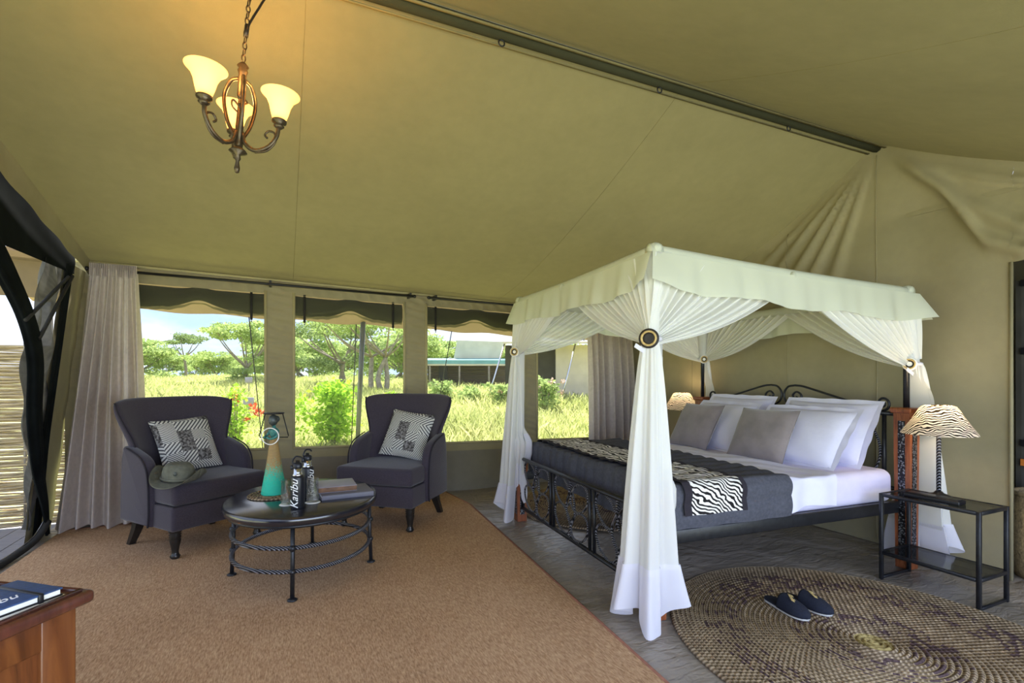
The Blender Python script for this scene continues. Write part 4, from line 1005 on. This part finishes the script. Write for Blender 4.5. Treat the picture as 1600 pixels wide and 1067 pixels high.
# meadow grass, thick enough near the windows to read as blades
n = 90000; u = RNG.uniform(120, 960, n); d = 6.6+34*RNG.random(n)**1.7; lat = (u-800)/790*d
px = .4147*d+.91*lat; py = .91*d-.4147*lat; keep = py > 6.9; px, py, d = px[keep], py[keep], d[keep]; n = len(px)
dd = np.hypot(px, py); pz = np.where(dd < 6.3, -.32, 1.02-1.34*np.exp(-(dd-6.3)/8)); pz += .05*np.sin(px*1.3)*np.sin(py*1.1)-.03
patch = .5+.5*np.sin(px*.9+1.3*np.sin(py*.5))*np.sin(py*.8+px*.3); hgt = (.14+.22*patch)*(.6+.8*RNG.random(n)); wd = .006+.0011*d
th = RNG.uniform(0, 2*pi, n); ln = RNG.normal(0, .35, (n, 2))*hgt[:, None]; B = np.stack([px, py, pz], 1); wv = np.stack([np.cos(th)*wd, np.sin(th)*wd, np.zeros(n)], 1)
tip = B+np.stack([ln[:, 0], ln[:, 1], hgt], 1); midp = B+np.stack([ln[:, 0]*.3, ln[:, 1]*.3, hgt*.6], 1)
V = np.stack([B-wv, B+wv, midp+wv*.8, tip, midp-wv*.8], 1).reshape(-1, 3)
tag(npmesh('meadow_grass', V, np.arange(5*n).reshape(n, 5), 'grass'), 'tall yellow green meadow grass beyond the windows', 'grass', kind='stuff')

def blob_points(r, n, centre, rad):
    p = r.normal(size=(n, 3)); p /= np.linalg.norm(p, axis=1, keepdims=True); p *= (r.random(n)**.4)[:, None]
    return p*np.array(rad)+np.array(centre)
def acacia(loc, H, spread, seed, leaf, label, group, trunks=1, leaves=2600, low=.45, lsize=.16, fill=0, flat=.055):
    r = np.random.default_rng(seed); t = thing('acacia_tree', label, 'tree', loc, 0, group); tips = []; tr = MB(); brm = MB()
    for k in range(trunks):
        a = r.uniform(0, 2*pi); lean = .25*H*(.4 if trunks == 1 else 1); b0 = Vector((.12*cos(a)*trunks, .12*sin(a)*trunks, -.3)); fork = Vector((lean*.5*cos(a), lean*.5*sin(a), H*low))
        tr.tube(bez([b0, b0*.5+fork*.5+Vector((.1*r.normal(), .1*r.normal(), 0)), fork], 6), list(np.linspace(.045*H**.8, .028*H**.8, 13)), 8)
        nb = 6 if trunks == 1 else 4
        for j in range(nb):
            aa = a+2*pi*j/nb+r.normal()*.3; rr = spread*(.45+.5*r.random()); e = Vector((rr*cos(aa), rr*sin(aa), H*(.72+.25*r.random())))
            brm.tube(bez([fork, fork*.45+e*.55+Vector((0, 0, -.05*H)), e], 6), list(np.linspace(.020*H**.8, .006*H**.8, 13)), 6); tips += [e, fork*.35+e*.65+Vector((.2*r.normal(), .2*r.normal(), .12*H))]
    tr.build('trunk', 'bark', t); brm.build('branches', 'bark', t)
    tips += [Vector((spread*.3*r.normal(), spread*.3*r.normal(), H*.97)) for _ in range(3)]
    if fill:
        tips += [Vector((spread*.75*r.normal()*.7, spread*.75*r.normal()*.7, H*r.uniform(.12, .8))) for _ in range(fill)]
    per = leaves//len(tips); P = np.concatenate([blob_points(r, per, tuple(e), (spread*.36, spread*.36, H*flat)) for e in tips])
    V, F = cards(P, np.full(len(P), lsize), .1, seed, .7); npmesh('foliage', V, F, leaf, t); return t
GT = 'acacia trees on the far side of the meadow'
acacia(at(292, 32), 2.9, 1.5, 1, 'leaf_dark', 'slim flat-topped acacia against the sky in first window', None, 1, 2600, .5, .11, 0, .045)
acacia(at(385, 20), 2.5, 1.45, 2, 'leaf_acacia', 'broad layered acacia beside guy rope in the first window', None, 2, 9000, .3, .10, 8, .05)
acacia(at(590, 17), 2.9, 2.0, 3, 'leaf_acacia', 'many-stemmed acacia behind the slanted tent pole', None, 3, 8000, .42, .085, 0, .06)
acacia(at(522, 19), 2.7, 1.6, 4, 'leaf_dark', 'leaning acacia on the curtain side of the slanted tent pole', None, 2, 9000, .35, .085, 10, .07)
t0 = acacia(at(225, 30), 2.3, 1.9, 6, 'leaf_acacia', 'bushy acacia in the treeline beyond the meadow', GT, 2, 7000, .2, .15, 16, .10)
placed = [(at(225, 30), 2.0), (at(292, 32), 1.6), (at(385, 20), 1.6), (at(590, 17), 2.2), (at(522, 19), 1.9)]
for u, d, s in ((150, 34, 1.0), (255, 38, .85), (300, 44, .9), (335, 34, .8), (360, 44, 1.0), (425, 30, 1.15), (468, 27, 1.2), (490, 36, 1.3), (545, 34, 1.2), (625, 30, 1.2), (655, 27, 1.0), (690, 30, 1.3), (740, 38, 1.4), (800, 40, 1.4), (880, 42, 1.4), (190, 44, 1.0), (400, 50, 1.2), (450, 46, 1.3), (580, 46, 1.3)):
    r_ = 2.0*s      # crown radius: step back until the crowns no more than brush each other
    while any((at(u, d).xy-q.xy).length < .92*(r_+k) for q, k in placed): d += .5; s *= 1.006
    placed.append((at(u, d), r_)); dup(t0, at(u, d), u*.7, None, GT, (s, s, s*(.85+.3*((u*7) % 10)/10)))
def shrub(name, loc, H, wd_, n, seed, leaf, label, flower=None, group=None, lsize=.07):
    r = np.random.default_rng(seed); t = thing(name, label, 'bush', loc, 0, group); st = MB(); P = []
    for k in range(9):
        a = r.uniform(0, 2*pi); e = Vector((wd_*.8*cos(a)*r.random(), wd_*.8*sin(a)*r.random(), H*(.6+.4*r.random())))
        st.tube([(0, 0, -.1), tuple(e*.5+Vector((0, 0, .1*H))), tuple(e)], [.012, .009, .004], 5); P.append(blob_points(r, n//18, tuple(e), (wd_*.35, wd_*.35, H*.16))); P.append(blob_points(r, n//18, tuple(e*.55), (wd_*.5, wd_*.5, H*.28)))
    st.build('stems', 'bark', t); P = np.concatenate(P); V, F = cards(P, np.full(len(P), lsize), .25, seed, .6); npmesh('foliage', V, F, leaf, t)
    if flower:
        P = np.concatenate([blob_points(r, 26, (wd_*.6*r.normal(), wd_*.6*r.normal(), H*(.55+.5*r.random())), (.06, .06, .07)) for _ in range(7)]); V, F = cards(P, np.full(len(P), .05), .2, seed+1, .8); npmesh('flowers', V, F, flower, t)
    return t
def atz(u, d, z): p = FW*d+RT*((u-800)/790*d); return Vector((p.x, p.y, z))
shrub('leafy_bush', at(520, 8.2), 1.15, .62, 2200, 11, 'leaf_bright', 'bright lime green leafy bush outside the second window', lsize=.085)
shrub('leafy_bush', at(608, 8.4), .95, .40, 900, 12, 'leaf_bright', 'small lime green bush beside the slanted tent pole', lsize=.08)
shrub('flowering_bush', at(368, 7.6), .98, .30, 700, 13, 'leaf_bright', 'bush with orange red flowers outside the first window', 'flower_red', lsize=.07)
for u, d, H, s, lab in ((690, 14, .55, 14, 'spiky green plant clump before the neighbouring reed wall'), (730, 13.5, .45, 15, 'low green shrub before the neighbouring reed wall'), (786, 13, .55, 16, 'pale flowering weed clump beside the neighbouring tent'), (852, 12, .8, 17, 'tall weed clump at the neighbouring canvas tent')):
    shrub('wild_shrub', at(u, d), H, .5, 700, s, 'leaf_acacia', lab, 'flower_pale' if s > 15 else None, lsize=.10)
# the neighbouring tents
A = at(727, 19); n1 = thing('neighbour_lodge', 'distant lodge with teal roof edge, reed wall and canvas gable', 'building', A, math.radians(-24.5)); k = 19/790
MB().box((0, .6, .55), (3.0, .10, 1.15)).build('reed_wall', 'reed_dark', n1, smooth=False)
for i in range(16): MB().tube([(-1.5, .53, .08+i*.068), (1.5, .53, .08+i*.068+.01*sin(i*3))], .022, 5).build('reed_course', 'reed_dark', n1)
MB().box((-.9, .52, .55), (.34, .06, 1.1)).build('doorway', 'black_paint', n1, smooth=False)
MB().prism([(-.2, 1.02), (.9, 1.18), (.9, 1.21), (-.2, 1.05)], lambda p, q, t: (-1.85+t, p, q), 3.5).build('teal_roof', 'teal_sheet', n1, smooth=False)
MB().box((-.1, -.21, 1.03), (3.5, .05, .16)).build('roof_edge', 'teal_sheet', n1, smooth=False); MB().box((-.1, -.22, .93), (3.5, .05, .06)).build('gutter', 'tent_beige', n1, smooth=False)
MB().prism([(-.55, 1.17), (1.25, 1.12), (1.5, 1.86), (-.40, 1.92)], lambda p, q, t: (p, .9+t, q), 1.5).build('canvas_gable', 'tent_beige', n1, smooth=False)
for x in (-1.3, -.2, .9): MB().tube([(x, -.2, 0), (x, -.2, 1.0)], .035, 6).build('post', 'bark', n1)
A = at(868, 14.5); n2 = thing('neighbour_tent', 'distant beige canvas tent with dark mesh front and steel poles', 'tent', A, math.radians(-24.5))
MB().box((.85, .2, .75), (1.7, .6, 1.7)).build('canvas_wall', 'tent_beige', n2, smooth=False)
MB().box((-.72, .3, .75), (1.45, .5, 1.7)).build('mesh_front', 'dark_inside', n2, smooth=False)
MB().prism([(-.7, 1.60), (.8, 1.72), (.8, 1.78), (-.7, 1.66)], lambda p, q, t: (-1.5+t, p, q), 3.4).build('fly_roof', 'tent_beige', n2, smooth=False)
for x in (-1.45, -.6, .5): MB().tube([(x, -.6, 1.62), (x-.5, -1.2, -.1)], .022, 6).build('pole', 'steel', n2)
# own fly sheet, slanted poles and guy ropes
def fly(u, v):
    x = -2.2+u*7.0; y = YB+.05+v*1.05; return (x, y, eave(x)+.03+(1.905-.03*x-eave(x)-.03)*v+.012*sin(x*8)*v)
struct(MB().grid(fly, 60, 10).build('ceiling_fly', 'canvas_fly'))
def guy(name, label, a, b, r, mat, cat, grp=None):
    o = thing(name, label, cat, b, 0, grp); MB().tube([Vector(a)-Vector(b), (0, 0, 0)], r, 8).build('shaft' if r > .01 else 'rope', mat, o)
    MB().lathe([(.0005, -.02), (r*2.2, -.02), (r*2.2, .02), (.0005, .03)], 10).build('foot', 'iron', o); return o
guy('tent_pole', 'slanted grey steel tent pole outside the second window', (.90, 6.30, 2.0), (.94, 7.30, gz(.94, 7.30)-.01), .030, 'pole_grey', 'pole')
guy('tent_pole', 'slanted grey steel tent pole outside the window behind bed', (3.35, 6.3, 1.9), (3.10, 7.3, gz(3.10, 7.3)-.01), .030, 'pole_grey', 'pole')
for x, lab in ((-.33, 'thin black guy rope outside the first window'), (.82, 'thin black guy rope close to the slanted tent pole'), (2.02, 'thin black guy rope outside the window beside bed')):
    guy('guy_rope', lab, (x, 6.33, 1.9-.03*x), (x+.12, 7.9, gz(x+.12, 7.9)-.01), .006, 'black_paint', 'rope')
# little signs in the grass
for u, d, z, lab in ((389, 9.5, .78, 'small grey sign board on post among the grass'), (389, 14, 1.15, 'tiny white sign board farther out in the meadow')):
    p = at(u, d); s = thing('garden_sign', lab, 'sign', p, math.radians(-24.5)); MB().box((0, 0, (z-p.z)/2-.03), (.02, .02, z-p.z+.16)).build('post', 'bark', s, smooth=False); MB().rbox((0, -.015, z-p.z-.0), (.20, .02, .15), .004, 1).build('board', 'book_lilac', s)
# verandah to the left: deck, reed screen, hanging canvas
dk = bpy.data.objects.new('floor_verandah', None); C.objects.link(dk); struct(dk)
for i in range(16): MB().box((-1.80-.145*i, 3.2, -.045), (.138, 5.2, .03)).build('plank', 'deck_grey', dk, smooth=False)
fe = thing('reed_screen', 'woven reed screen closing the verandah beyond the mesh door', 'screen', (-1.62, 5.62, -.03))
m = MB(); r = random.Random(4)
for i in range(95):
    z = .02+i*.0160; k = r.uniform(-.004, .004); ph = pi*(i % 2)
    m.tube([(-x, .016*sin(x*9+ph)+r.uniform(-.004, .004), z+k+.006*sin(x*5+i)) for x in np.linspace(0, 2.3, 22)], r.uniform(.0085, .0125), 5)
tag(m.build('woven_reeds', 'reed', fe), kind='stuff')
for x in (-.02, -.36, -.71, -1.06, -1.41, -1.76, -2.1): MB().tube([(x, 0, 0), (x, 0, 1.58)], .013, 6).build('stake', 'bark', fe)
fl_ = thing('verandah_canvas', 'pale canvas flap hanging above the reed screen outside', 'canvas flap', (-1.62, 5.5, 1.90))
MB().grid(lambda u, v: (-2.6*u, .02*sin(u*17)*(1-v), .42*v+.015*sin(u*9)*(1-v)), 40, 6).build('cloth', 'canvas_fly', fl_)
